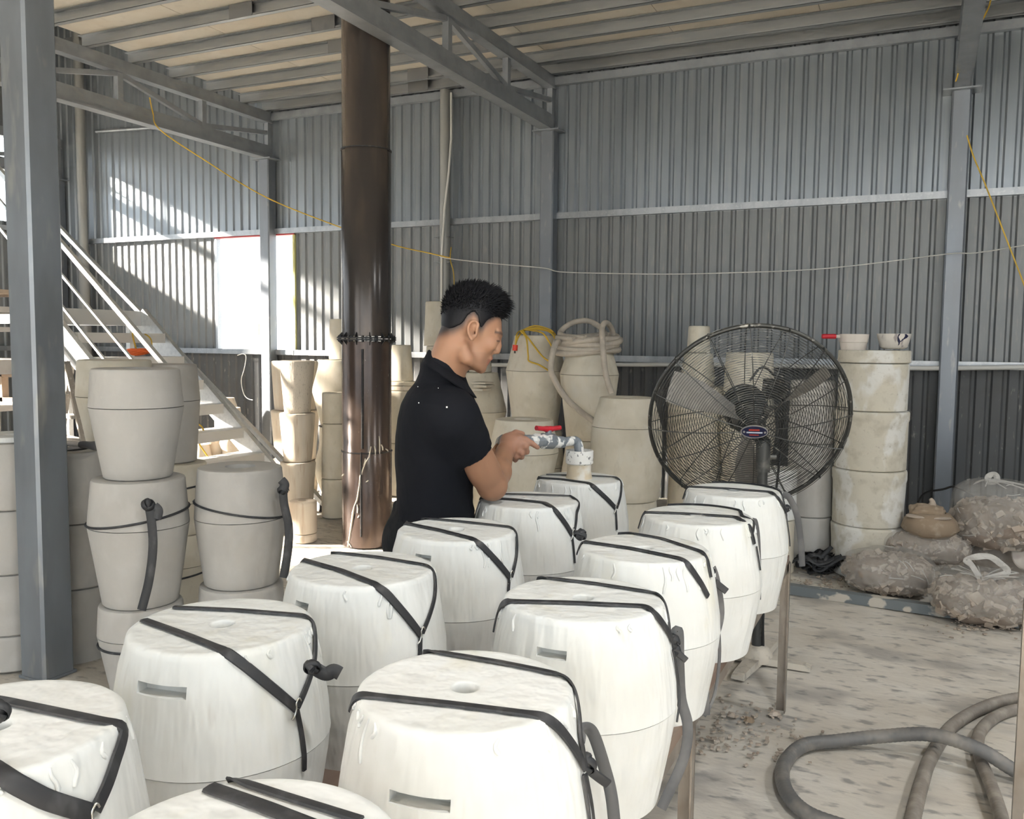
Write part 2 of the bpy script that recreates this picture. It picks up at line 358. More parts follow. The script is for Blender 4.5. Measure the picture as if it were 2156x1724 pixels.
# window opening
wn = struct('window_1', (WIN[0], WY, 1.33))
MB().bx((WIN[0]-.03, WY-.03, 2.69), (WIN[1]+.03, WY+.05, 2.725)).build('window_head', 'red_trim', wn)
MB().bx((WIN[0]-.03, WY-.02, 1.33), (WIN[0], WY+.05, 2.72)).build('window_jamb', 'galvanised', wn)
MB().bx((WIN[1], WY-.02, 1.33), (WIN[1]+.03, WY+.05, 2.72)).build('window_jamb', 'yellow_trim', wn)
MB().bx((WIN[0]-.03, WY-.06, 1.31), (WIN[1]+.03, WY+.06, 1.36)).build('window_sill', 'galvanised', wn)
# roof
ce = struct('ceiling', (0, 0, ZR))
bw, bl = 1.22, 2.44
i = 0
xx = XH+.02
while xx < XR+.2:
    yy = YF - (bl/2 if i % 2 else 0)
    while yy < WY+.3:
        MB().bx((xx+.003, max(yy, YF)+.003, ZR), (min(xx+bw, XR+.3)-.003, min(yy+bl, WY+.3)-.003, ZR+.02)).build('roof_board', 'roof_board', ce)
        yy += bl
    xx += bw; i += 1
MB().bx((XH, YF-.2, ZR+.03), (XR+.4, WY+.5, ZR+.05)).build('roof_sheet', 'galvanised', ce)
# the left bay has a higher roof
for k in range(4):
    for q in range(6):
        x0, y0 = XL-.1+.92*k, YF+2.25*q; MB().bx((x0+.003, y0+.003, ZH), (min(x0+.92, XH+.02)-.003, min(y0+2.25, WY+.2)-.003, ZH+.02)).build('roof_board', 'roof_board', ce)
MB().bx((XL-.3, YF-.2, ZH+.03), (XH+.15, WY+.4, ZH+.05)).build('roof_sheet', 'galvanised', ce)
sheet(YF, WY, ZR+.06, ZH-.005, XH-.03, 0, 'y').build('gable_sheet', 'sheet_lower', ce)
MB().bx((XL, WY-.06, 5.3), (XH, WY-.004, 5.36)).build('wall_girt', 'galvanised', wb)
def purlin(y, x0, x1):
    m = MB(); t = .003; h = .108; wd = .05; z0 = 4.087
    m.bx((x0, y-t, z0), (x1, y, z0+h))
    m.bx((x0, y-wd, z0), (x1, y, z0+t)); m.bx((x0, y-wd, z0+h-t), (x1, y, z0+h))
    m.bx((x0, y-wd, z0), (x1, y-wd+t, z0+.015))
    return m
ys = [8.12]+[7.76-.507*k for k in range(26)]
SPL = -4.9
for k, y in enumerate(ys):
    if y < YF: continue
    spl = SPL+.25*math.sin(k*2.1)
    for (a, b) in ((XH-.02, spl), (spl, XR)):
        purlin(y, a, b).build('purlin', 'purlin_steel', ce)
    MB().bx((spl-.12, y-.056, 4.083), (spl+.12, y-.0505, 4.197)).build('splice_plate', 'primer_grey', ce)
# trusses and columns
def truss(X, label):
    t = thing('roof_truss', label, 'truss', (X, WY, 3.55), 'flat roof trusses across the shed')
    y0 = YF+.2; y1 = WY-.04
    m = MB().bx((X-.035, y0, 3.57), (X+.035, y1, 3.705)); m.bx((X-.06, y0, 3.553), (X+.06, y1, 3.57)); m.build('bottom_chord', 'truss_steel', t)
    m = MB().bx((X-.035, y0, 3.975), (X+.035, y1, 4.083)); m.bx((X-.05, y0, 3.963), (X+.05, y1, 3.975)); m.build('top_chord', 'truss_steel', t)
    Y = [WY-.07, 7.12, 6.06]
    while Y[-1] > y0+1: Y.append(Y[-1]-1.06)
    for k, yv in enumerate(Y):
        MB().bx((X-.027, yv-.03, 3.705), (X+.027, yv+.03, 3.964)).build('web_post', 'truss_steel', t)
        if k:
            ya = Y[k-1]
            # zig-zag diagonals
            if k == 1: a, b = (X, yv+.03, 3.72), (X, ya-.03, 3.85)
            elif k % 2 == 0: a, b = (X, yv+.03, 3.95), (X, ya-.03, 3.72)
            else: a, b = (X, yv+.03, 3.72), (X, ya-.03, 3.95)
            MB().bar(a, b, .04, .045).build('web_diagonal', 'truss_steel', t)
    return t
truss(TX[0], 'grey steel truss end at the upper right corner above the right column')
truss(TX[1], 'grey steel truss running over the brown stove pipe to the middle column')
truss(TX[2], 'grey steel truss meeting the wall above the bright window')
truss(TX[3], 'farthest grey steel truss beside the left end wall')
def column(x, y, ztop, wd, label, m='column_steel', plate=True):
    t = thing('steel_column', label, 'column', (x, y, 0), 'steel columns of the shed')
    h = wd/2; s_ = .012
    mb = MB(); P = [(-h+s_, -h), (h-s_, -h), (h, -h+s_), (h, h-s_), (h-s_, h), (-h+s_, h), (-h, h-s_), (-h, -h+s_)]
    V = [(x+a, y+b, z) for z in (0.012, ztop) for a, b in P]
    mb.add(V, [(i, (i+1) % 8, 8+(i+1) % 8, 8+i) for i in range(8)]+[tuple(range(8))[::-1], tuple(range(8, 16))]); mb.build('shaft', m, t)
    e_ = .05 if plate else .004
    MB().bx((x-h-e_, y-h-e_, 0), (x+h+e_, min(y+h+e_, WY-.005), .012)).build('base_plate', m, t)
    if plate: MB().bx((x-h-.07, y-h-.05, ztop), (x+h+.07, min(y+h+.05, WY-.005), ztop+.012)).build('cap_plate', 'truss_steel', t)
    return t
column(TX[0], WY-.085, 3.54, .14, 'grey steel column at the right behind the clay bags')
column(TX[1], WY-.085, 3.54, .14, 'grey steel column in the middle behind the coiled hose')
column(TX[2], WY-.085, 3.54, .14, 'grey steel column standing in front of the bright window')
column(TX[3], WY-.085, 3.54, .14, 'far grey steel column in the left corner behind the stair')
column(TX[1]-.04, 2.56, 3.54, .155, 'big dusty steel column in the left foreground between plaster mould stacks', 'column_dusty', False)
# down pipes and conduits on the back wall
t = thing('down_pipe', 'grey down pipe on the wall left of the window behind the stair', 'pipe', (-9.95, WY-.14, 0), 'down pipes on the corrugated wall')
MB().tube([(-9.95, WY-.14, 0), (-9.95, WY-.14, 2.62)], .068, 20).build('lower_pipe', 'tape_grey', t, 60)
MB().tube([(-9.95, WY-.14, 2.55), (-9.95, WY-.14, 5.6)], .058, 20).build('upper_pipe', 'downpipe', t, 60)
MB().tube([(-9.95, WY-.14, 2.50), (-9.95, WY-.14, 2.53)], .074, 20).build('collar', 'tape_grey', t, 60)
xd = aty(937, 400, WY-.13)[0]
t = thing('down_pipe', 'grey down pipe on the wall between stove pipe and middle column', 'pipe', (xd, WY-.13, 0), 'down pipes on the corrugated wall')
MB().tube([(xd, WY-.13, 0), (xd, WY-.13, 4.06)], .056, 20).build('pipe', 'downpipe', t, 60)
MB().tube([aty(950, 195, WY-.20), aty(950, 290, WY-.20), aty(945, 360, WY-.20), aty(936, 440, WY-.20), aty(930, 540, WY-.20), aty(929, 700, WY-.20)], .012, 8).build('conduit', 'conduit_white', t, 60)
for yy in (500, 553): p = aty(935, yy, WY-.12); MB().bx(p-(.09, .05, .004), p+(.09, .05, .004)).build('clip', 'hook_steel', t)
pa, pb, pc, pd_ = aty(1010, 768, WY-.12), aty(1500, 768, WY-.12), aty(1910, 775, WY-.12), aty(2200, 772, WY-.12)
tag(MB().tube(spline([pa, pb, pc, pd_], 6), .02, 10).build('wall_conduit', 'conduit_white', None, 60), 'pale pipe running low along the corrugated wall behind the moulds', 'pipe')
# house seen through the window
h = thing('house', 'sunlit white house seen through the window opening', 'building', (-16, 19, 0))
MB().bx((-22, 19, 0), (-11, 24, 7.5)).build('wall', 'house_white', h)
for (px, py0, py1, wpx, mt) in ((541, 572, 634, 22, 'house_window'), (541, 676, 732, 22, 'house_yellow'), (604, 676, 732, 16, 'house_window'), (604, 572, 630, 16, 'house_window')):
    a = aty(px-wpx/2, py1, 18.98); b = aty(px+wpx/2, py0, 18.98)
    f_ = MB().bx((a[0], 18.93, a[2]), (b[0], 19.0, b[2])).build('window', 'house_white', h)
    MB().bx((a[0]+.06, 18.91, a[2]+.06), (b[0]-.06, 18.93, b[2]-.06)).build('pane', mt, f_)
MB().bx((-22.3, 18.6, 7.5), (-10.7, 24.4, 7.7)).build('roof', 'house_white', h)
# bench lamp hung from the roof, plus two added lamps for the background
def lamp(x, y, z, label, wts):
    t = thing('pendant_lamp', label, 'lamp', (x, y, z), 'pendant lamps over the casting bench')
    MB().lathe([(.001, .16), (.05, .16), (.06, .10), (.17, .012), (.175, 0), (.165, 0), (.16, .01), (.05, .09), (.001, .09)], (x, y, z), 32).build('shade', 'lamp_shell', t, 40)
    MB().tube([(x, y, z+.16), (x, y, ZR)], .006, 6).build('cord', 'cable_black', t)
    MB().lathe([(.001, .02), (.13, .02), (.13, .028), (.001, .028)], (x, y, z), 32).build('lens', 'lamp_lens', t)
    ld = bpy.data.lights.new('lamp_light', 'AREA'); ld.shape = 'DISK'; ld.size = .24; ld.energy = wts; ld.color = (.95, .985, 1)
    lo = bpy.data.objects.new('lamp_light', ld); link(lo, t); lo.location = (0, 0, -.005)
lamp(.75, .7, 3.9, 'pendant lamp hanging over the photographer', LAMP_W*.62)
lamp(2.7, 3.4, 3.85, 'added lamp right of the bench, out of the picture, lighting the back moulds', LAMP_W*.58)  # unseen lamp, added to brighten the background moulds
lamp(3.6, 6.4, 3.85, 'added lamp near the right wall, out of the picture, lighting the back wall', LAMP_W*.4)  # second added lamp out of view, fills light on the far side
# ================================================================== casting bench and the strapped white moulds
BZ = .65
t = thing('casting_bench', 'low bench of steel legs and brown boards under the white moulds', 'bench', (-.83, 2, 0))
for k in range(3):
    xa = -1.19+.25*k
    MB().bx((xa, .3, BZ-.03), (xa+.235, 3.62, BZ)).build('board', 'bench_wood', t)
for (a, b) in (((-1.2, .3), (-1.2, 3.65)), ((-.455, .3), (-.455, 3.65))):
    MB().bx((a[0]-.004, a[1], BZ-.07), (a[0]+.03 if a[0] < -1 else a[0]-.03, b[1], BZ-.03)).build('side_rail', 'bench_steel', t)
for y in (.34, 2.0, 3.63):
    for x in (-1.19, -.468):
        m = MB().bx((x-.019, y-.002, 0), (x+.019, y+.002, BZ-.03)); m.bx((x+.015, y-.03, 0), (x+.019, y, BZ-.03)); m.build('leg', 'bench_steel', t)
    MB().bx((-1.2, y-.002, BZ-.07), (-.455, y+.02, BZ-.03)).build('cross_rail', 'bench_steel', t)
class Prof:
    """outer profile of a mould standing at (x, y): list of (radius, z) from top to bottom"""
    def __init__(s, c, pts): s.c = np.array([c[0], c[1]]); s.p = sorted(pts, key=lambda q: q[1]); s.zt = s.p[-1][1]; s.zb = s.p[0][1]
    def R(s, z): return float(np.interp(z, [q[1] for q in s.p], [q[0] for q in s.p]))
    def slope(s, z): return (s.R(z+.004)-s.R(z-.004))/.008
    def hit(s, px, py):
        d = ray(px, py); d0 = d/np.linalg.norm(d)
        c0 = np.array([s.c[0], s.c[1], (s.zt+s.zb)/2])-CAM; tc = c0 @ d0
        best = None
        for tt in np.arange(tc-.45, tc+.3, .001):
            P = CAM+d0*tt; rr = math.hypot(P[0]-s.c[0], P[1]-s.c[1])
            if s.zb < P[2] <= s.zt and rr <= s.R(P[2]): return P
            e = rr-s.R(min(max(P[2], s.zb), s.zt))
            if best is None or e < best[0]: best = (e, P)
        return s.on(best[1])
    def on(s, P, lift=0.):
        """closest point on the side (or the top, if above it)"""
        P = np.array(P, float); v = P[:2]-s.c; rr = np.linalg.norm(v)+1e-9
        if P[2] >= s.zt-.002 and rr < s.R(s.zt)-.001: return np.array([P[0], P[1], s.zt+lift])
        R = s.R(P[2])+lift; return np.array([*(s.c+v/rr*R), min(P[2], s.zt+lift)])
    def nrm(s, P):
        v = P[:2]-s.c; rr = np.linalg.norm(v)+1e-9
        if P[2] >= s.zt-.002 and rr < s.R(s.zt)-.004: return np.array([0, 0, 1.])
        k = -s.slope(P[2]-.006); n = np.array([v[0]/rr, v[1]/rr, k]); return n/np.linalg.norm(n)
def wobble(seed, amp=.006):
    r_ = random.Random(seed); a = [(r_.uniform(-1, 1), r_.uniform(0, 6), k, r_.uniform(-30, 30)) for k in (2, 3, 5, 7, 11)]
    return lambda t, z: amp*sum(q[0]*math.sin(q[2]*t+q[1]+q[3]*z)/(1+.25*q[2]) for q in a)
def boolean_cut(o, cutters):
    for (c, size, R) in cutters:
        cb = MB().box(c, size, R).build('tmp', 'rubber')
        md = o.modifiers.new('b', 'BOOLEAN'); md.operation = 'DIFFERENCE'; md.object = cb; md.solver = 'EXACT'
        cb.location = tuple(-ORG[o.parent.name]) if False else (0, 0, 0)
        bpy.context.view_layer.update()
        me = bpy.data.meshes.new_from_object(o.evaluated_get(bpy.context.evaluated_depsgraph_get()))
        o.modifiers.clear(); me.name = o.name; o.data = me
        bpy.data.objects.remove(cb, do_unlink=True)
def dense(pts, step=.006):
    out = [np.asarray(pts[0], float)]
    for a, b in zip(pts[:-1], pts[1:]):
        a = np.asarray(a, float); b = np.asarray(b, float); n = max(1, int(np.linalg.norm(b-a)/step))
        out += [a+(b-a)*k/n for k in range(1, n+1)]
    return np.array(out)
def smooth_path(P, it=4):
    P = P.copy()
    for _ in range(it): P[1:-1] = P[1:-1]*.5+(P[:-2]+P[2:])*.25
    return P
def strap_on(pr, pts, wd, name, parent, m='rubber', th=.0035, lift=.001, sm=3):
    D = dense(pts)
    Q = np.array([pr.on(p, lift) for p in D])
    Nn = np.array([pr.nrm(p) for p in Q])
    Q = smooth_path(Q, sm)
    for _ in range(5): Nn[1:-1] = (Nn[1:-1]+Nn[:-2]+Nn[2:])/3
    Nn /= np.linalg.norm(Nn, axis=1)[:, None]
    Q = Q+Nn*.0015
    return MB().ribbon(Q, Nn, wd, th).build(name, m, parent, 50)
def hang_strap(pts, wd, name, parent, m='rubber', nrm=None, th=.003, tw=0.):
    P = spline(pts, 8); n0 = np.asarray(nrm if nrm is not None else -CF, float)
    Nn = []
    for i in range(len(P)):
        a = tw*i/len(P); Nn.append(n0*math.cos(a)+CR*math.sin(a))
    return MB().ribbon(P, Nn, wd, th).build(name, m, parent, 50)
def knot(P, parent, r=.014, m='rubber', d=(0, 0, 1)):
    """overhand knot of flat rubber: a small folded lump with two bands round it"""
    P = np.asarray(P, float); sd_k = int(abs(P[0]*977+P[2]*331)) % 97
    V, Fc = blob(P, (r*.62, r*.62, r*.95), sd_k, .22, 3.5, (14, 10)); mb = MB().add(V, Fc)
    for k in range(2):
        ax = np.array([math.sin(k*1.7+sd_k), math.cos(k*1.7+sd_k), 1.1-1.6*k]); ax /= np.linalg.norm(ax)
        u_ = np.cross(ax, (.3, .2, 1)); u_ /= np.linalg.norm(u_); v_ = np.cross(ax, u_); A = np.linspace(0, 2*PI*.93, 15)
        ring = [P+ax*r*.25*(k-.5)+r*(.92*math.cos(a)*u_+.80*math.sin(a)*v_) for a in A]
        nr = [math.cos(a)*u_+math.sin(a)*v_ for a in A]
        mb.ribbon(ring, nr, r*.75, r*.16)
    return mb.build('knot', m, parent, 60)
TOPZ = 1.02
def white_mould(X, Y, label, seed, bands, hook=None, tails=(), knots=(), slots=(), hole=.019, top=TOPZ, extra=None):
    t = thing('strapped_mould', label, 'mould', (X, Y, BZ), 'white strapped moulds on the bench')
    seam = .835; rt, rm, rb = .151, .179, .148
    outer = [(rt-.007, top), (rt-.002, top-.004), (rt, top-.012), (rt+.010, .97), (rt+.019, .915), (rt+.025, .875), (rm, seam)]
    low = [(rm-.001, seam), (rm-.004, .80), (rm-.013, .745), (rb, BZ)]
    pr = Prof((X, Y), [(r, z) for r, z in outer+low[1:]])
    wf = wobble(seed)
    up = [(hole*1.2, .86), (hole, top-.012), (hole, top-.003), (hole+.0015, top-.0006), (hole+.004, top), (hole+.008, top)]+[(rt*.35, top), (rt*.7, top), (rt-.014, top)]+outer[:3]+[(rt+.0012, top-.018)]+outer[3:-1]+[(rm-.001, seam+.006)]+outer[-1:]+[(rm-.004, seam)]+[(rm*.6, seam), (hole*1.2, seam)]
    up = [(r, z-0) for r, z in up]
    o = MB().lathe(up, (X, Y, 0), 72, wf, closed=True).build('upper_half', 'plaster_white', t, 50, fixn=True)
    if slots:
        cs = []
        for (px, py, wpx, hpx) in slots:
            P = pr.hit(px, py); n = np.array([P[0]-X, P[1]-Y, 0]); n /= np.linalg.norm(n); tx = np.array([n[1], -n[0], 0])
            sc = depth(P)/FPX; wd = wpx*sc
            cs.append((P+n*.002, (wd, .06, hpx*sc), np.stack([tx, n, np.array([0, 0, 1.])], 1)))
        boolean_cut(o, cs)
        o.data.shade_smooth(); o.data.set_sharp_from_angle(angle=math.radians(50))
    lw = low+[(.02, BZ), (.02, seam)]
    MB().lathe([(r, z-(.0015 if z == seam else 0)) for r, z in lw], (X, Y, 0), 72, wf, closed=True).build('lower_half', 'plaster_white', t, 45, fixn=True)
    # drips of plaster running from the rim
    r_ = random.Random(seed+5); dm = MB()
    saz = [math.atan2(*(pr.hit(q[0], q[1])[1::-1]-np.array((Y, X)))) for q in slots]
    for k in range(26):
        a = r_.uniform(0, 2*PI)
        if any(abs((a-q+PI) % (2*PI)-PI) < .5 for q in saz): continue
        a = a; ln = r_.choice((.012, .018, .03, .055)); z0 = top-.007; pts = []
        for q in np.linspace(0, 1, 6):
            z = z0-ln*q; a2 = a+.02*math.sin(q*5+k); R = pr.R(z)*(1+wf(a2, z)); pts.append((X+(R+.0002)*math.cos(a2), Y+(R+.0002)*math.sin(a2), z))
        dm.tube(pts, [.0028*(.5+.5*math.sin(q*PI))+(.0012 if q > .7 else 0) for q in np.linspace(0, 1, 6)], 6)
    dm.build('plaster_drips', 'plaster_white', t, 60, kind='stuff')
    for bnd in bands:
        pts = []
        for q in bnd[0]:
            if q[0] == 'T': pts.append(atz(q[1], q[2], top))
            elif q[0] == 'S': pts.append(pr.hit(q[1], q[2]))
            elif q[0] == 'D':               # straight down the hidden side below the previous point
                p = pts[-1]; v = p[:2]-pr.c; v = v/np.linalg.norm(v); pts.append(np.array([*(pr.c+v*.2), q[1]])); pts[-1] = pr.on(pts[-1])
        st = pts
        strap_on(pr, st, bnd[1], 'strap', t)
    if hook is not None:
        P = pr.hit(*hook); n = pr.nrm(P); tz = np.array([0, 0, 1.]); sx = np.cross(n, tz)
        H = [P+n*.006+sx*a+tz*b for a, b in ((-.004, .008), (.0, .014), (.006, .008), (.006, -.002), (.010, -.012), (.016, -.016))]
        MB().tube(spline(H, 5), .0018, 7).build('hook', 'hook_steel', t, 60)
    for tl in tails:
        mode, wd, pp = tl[:3]
        if mode == 'S': strap_on(pr, [pr.hit(*q) for q in pp], wd, 'strap_tail', t)
        else:
            D0 = math.hypot(X, Y); base = depth((X, Y, .85))
            hang_strap([atd(q[0], q[1], base+q[2]) for q in pp], wd, 'strap_tail', t, tl[3] if len(tl) > 3 else 'rubber_dusty', tw=tl[4] if len(tl) > 4 else 0.)
    for kk in knots:
        P = atd(kk[0], kk[1], depth((X, Y, .9))+kk[2]); knot(P, t, kk[3] if len(kk) > 3 else .014)
    return t, pr
LX, RX = -1.05, -.556
white_mould(LX+.03, .68, 'white mould cut off by the left edge with a thick black band along its rim', 1,
    [([('T', -60, 1470), ('T', 0, 1478), ('T', 215, 1523), ('S', 258, 1535), ('S', 238, 1600), ('S', 196, 1705)], .019), ([('T', -60, 1590), ('S', 0, 1625), ('S', 90, 1680), ('S', 190, 1712)], .022)], hook=(196, 1715), knots=[(-8, 1495, -.16, .014)])
white_mould(LX, 1.10, 'white mould with an open slot facing front and a bow tie knot on its strap', 2,
    [([('D0',)] and [('T', 303, 1309), ('T', 395, 1342), ('T', 480, 1376), ('S', 512, 1398), ('S', 565, 1442), ('S', 621, 1490)], .0165), ([('T', 366, 1282), ('T', 500, 1288), ('T', 640, 1299), ('S', 655, 1310), ('S', 660, 1345), ('S', 657, 1395), ('S', 623, 1488)], .0125)],
    hook=(624, 1487), tails=[('S', .009, [(622, 1494), (634, 1560), (637, 1620)]), ('H', .022, [(660, 1405, -.13), (678, 1416, -.13), (690, 1418, -.13), (703, 1412, -.13), (716, 1418, -.13)], 'rubber')], knots=[(657, 1403, -.135, .013)], slots=[(335, 1456, 122, 26)])
white_mould(LX, 1.51, 'white mould with doubled strap strands, third from the left edge in the left row', 3,
    [([('T', 637, 1181), ('T', 715, 1203), ('T', 790, 1232), ('S', 812, 1247), ('S', 884, 1336)], .017), ([('T', 692, 1164), ('T', 800, 1176), ('T', 895, 1192), ('S', 908, 1199), ('S', 914, 1232), ('S', 887, 1332)], .0105)],
    hook=(887, 1334), tails=[('S', .009, [(883, 1342), (882, 1385)])], slots=[(634, 1276, 42, 17)])
white_mould(LX-.008, 1.935, 'white mould just in front of the man’s waist', 4,
    [([('T', 840, 1101), ('T', 920, 1117), ('T', 995, 1136), ('S', 1012, 1147), ('S', 1072, 1216)], .0165), ([('T', 873, 1091), ('T', 980, 1101), ('T', 1072, 1111), ('S', 1082, 1117), ('S', 1086, 1150), ('S', 1075, 1214)], .0105)],
    hook=(1074, 1213), tails=[('S', .008, [(1070, 1220), (1068, 1245)])], slots=[(890, 1174, 40, 12)])
white_mould(LX-.015, 2.40, 'white mould the man rests his elbow on', 5,
    [([('T', 1005, 1049), ('T', 1080, 1053), ('T', 1146, 1060), ('S', 1160, 1068), ('S', 1203, 1126)], .0165), ([('T', 1032, 1041), ('T', 1120, 1043), ('T', 1202, 1046), ('S', 1210, 1052), ('S', 1212, 1078), ('S', 1206, 1124)], .0095)],
    hook=(1205, 1124), tails=[('S', .007, [(1203, 1130), (1208, 1185)])])
white_mould(LX-.03, 2.87, 'white mould being filled, with the speckled funnel standing on it', 6,
    [([('T', 1128, 1007), ('T', 1180, 1010), ('T', 1238, 1018), ('S', 1248, 1023), ('S', 1295, 1070)], .0165), ([('T', 1150, 1001), ('T', 1240, 1003), ('T', 1296, 1006), ('S', 1303, 1011), ('S', 1306, 1034), ('S', 1297, 1070)], .0095)],
    hook=(1296, 1070), tails=[('S', .007, [(1295, 1074), (1297, 1115)])])
white_mould(RX, .60, 'white mould cut off by the bottom edge of the picture', 7,
    [([('T', 440, 1663), ('T', 560, 1705), ('T', 700, 1760)], .020), ([('T', 478, 1642), ('T', 600, 1682), ('T', 760, 1732)], .012)])
white_mould(RX, 1.045, 'large white mould in front with a grey strap loop hanging at its right', 8,
    [([('D0',)] and [('S', 742, 1490), ('T', 752, 1466), ('T', 950, 1487), ('T', 1150, 1512), ('S', 1172, 1530), ('S', 1226, 1615)], .0155), ([('T', 885, 1371), ('T', 1050, 1398), ('T', 1183, 1425), ('S', 1198, 1440), ('S', 1216, 1545), ('S', 1228, 1612)], .0125)],
    tails=[('H', .018, [(1219, 1560, -.02), (1226, 1534, .0), (1248, 1543, .02), (1274, 1620, .03), (1288, 1680, .03), (1296, 1760, .03)]), ('S', .008, [(1228, 1630), (1244, 1724)]), ('S', .006, [(1222, 1630), (1236, 1724)]), ('H', .014, [(1236, 1615, -.02), (1255, 1632, -.02), (1280, 1650, -.01)], 'rubber')], knots=[(1232, 1606, -.02, .016)], slots=[(880, 1690, 140, 27)])
white_mould(RX-.004, 1.52, 'white mould with a knotted strap and a long grey tail reaching low', 9,
    [([('S', 1038, 1330), ('S', 1042, 1285), ('T', 1050, 1268), ('T', 1200, 1272), ('T', 1358, 1279), ('S', 1375, 1292), ('S', 1412, 1352)], .0155), ([('T', 1122, 1216), ('T', 1250, 1231), ('T', 1378, 1251), ('S', 1390, 1260), ('S', 1406, 1330)], .0115)],
    tails=[('H', .020, [(1418, 1340, -.02), (1428, 1330, -.02), (1430, 1400, -.02), (1434, 1470, -.01), (1448, 1530, -.02), (1438, 1600, -.03), (1392, 1702, -.05)]), ('H', .012, [(1420, 1368, -.03), (1445, 1390, -.03)], 'rubber'), ('S', .007, [(1412, 1368), (1428, 1440), (1432, 1520)])], knots=[(1414, 1350, -.02, .016), (1420, 1368, -.02, .012)], slots=[(1160, 1377, 68, 20)])
white_mould(RX-.016, 1.96, 'white mould with a broad dusty strap looping down almost to the floor', 10,
    [([('S', 1213, 1165), ('T', 1218, 1141), ('T', 1330, 1157), ('T', 1432, 1178), ('S', 1445, 1186), ('S', 1488, 1255)], .0155), ([('T', 1286, 1117), ('T', 1390, 1135), ('T', 1476, 1163), ('S', 1484, 1172), ('S', 1494, 1215)], .0105)],
    tails=[('H', .030, [(1494, 1195, -.02), (1503, 1225, -.02), (1512, 1290, -.01), (1498, 1350, -.02), (1480, 1420, -.03), (1482, 1505, -.02)]), ('H', .008, [(1512, 1310, -.01), (1515, 1380, .0), (1505, 1460, .0), (1483, 1508, -.02)]), ('H', .016, [(1505, 1225, -.03), (1530, 1245, -.03)], 'rubber')], knots=[(1494, 1200, -.02, .014), (1222, 1125, -.14, .014)])
white_mould(RX+.004, 2.41, 'white mould with a knot and a straight hanging tail beside the fan base', 11,
    [([('S', 1318, 1110), ('T', 1326, 1079), ('T', 1440, 1083), ('T', 1550, 1090), ('S', 1560, 1097), ('S', 1586, 1145)], .0155), ([('T', 1370, 1053), ('T', 1470, 1060), ('T', 1556, 1070), ('S', 1563, 1078), ('S', 1582, 1120)], .0105)],
    tails=[('H', .017, [(1580, 1112, -.02), (1588, 1096, -.02), (1594, 1130, -.02), (1596, 1190, -.01), (1596, 1262, -.01)]), ('S', .006, [(1590, 1150), (1598, 1200)])], knots=[(1585, 1138, -.02, .014)])
white_mould(RX+.012, 2.875, 'farthest white mould of the right row with a grey tail against the fan', 12,
    [([('S', 1428, 1050), ('T', 1440, 1025), ('T', 1530, 1030), ('T', 1622, 1037), ('S', 1632, 1045), ('S', 1658, 1085)], .0155), ([('T', 1470, 1007), ('T', 1560, 1015), ('T', 1634, 1030), ('S', 1643, 1040), ('S', 1660, 1085)], .0115)],
    tails=[('H', .021, [(1648, 1040, .0), (1662, 1048, .0), (1678, 1085, .02), (1686, 1140, .03), (1689, 1192, .04)]), ('S', .006, [(1652, 1080), (1666, 1150)])], knots=[(1656, 1070, -.01, .014)])
# funnel on the mould being filled
FC = np.array([LX-.03, 2.87, TOPZ])
fu = thing('pouring_funnel', 'speckled white plastic coupling used as a funnel in the mould hole', 'funnel', FC)
fz = lambda py: aty(1214, py, 2.87)[2]
zb, zm, zc = TOPZ+.0002, TOPZ+.052, TOPZ+.099
MB().lathe([(.046, zb-TOPZ), (.042, .026), (.043, zm-TOPZ), (.037, zm-TOPZ), (.036, .0)], FC, 40, closed=True).build('clay_seat', 'funnel_clay', fu, 45, fixn=True)
MB().lathe([(.043, .050), (.0485, .054), (.0488, .097), (.0475, .0985), (.043, .0985), (.041, .09), (.036, .058)], FC, 40, closed=True).build('coupling', 'funnel_white', fu, 45, fixn=True)
MB().lathe([(.0005, .066), (.0395, .066), (.0395, .062), (.0005, .062)], FC, 32).build('slip_fill', 'slip_white', fu, 45)
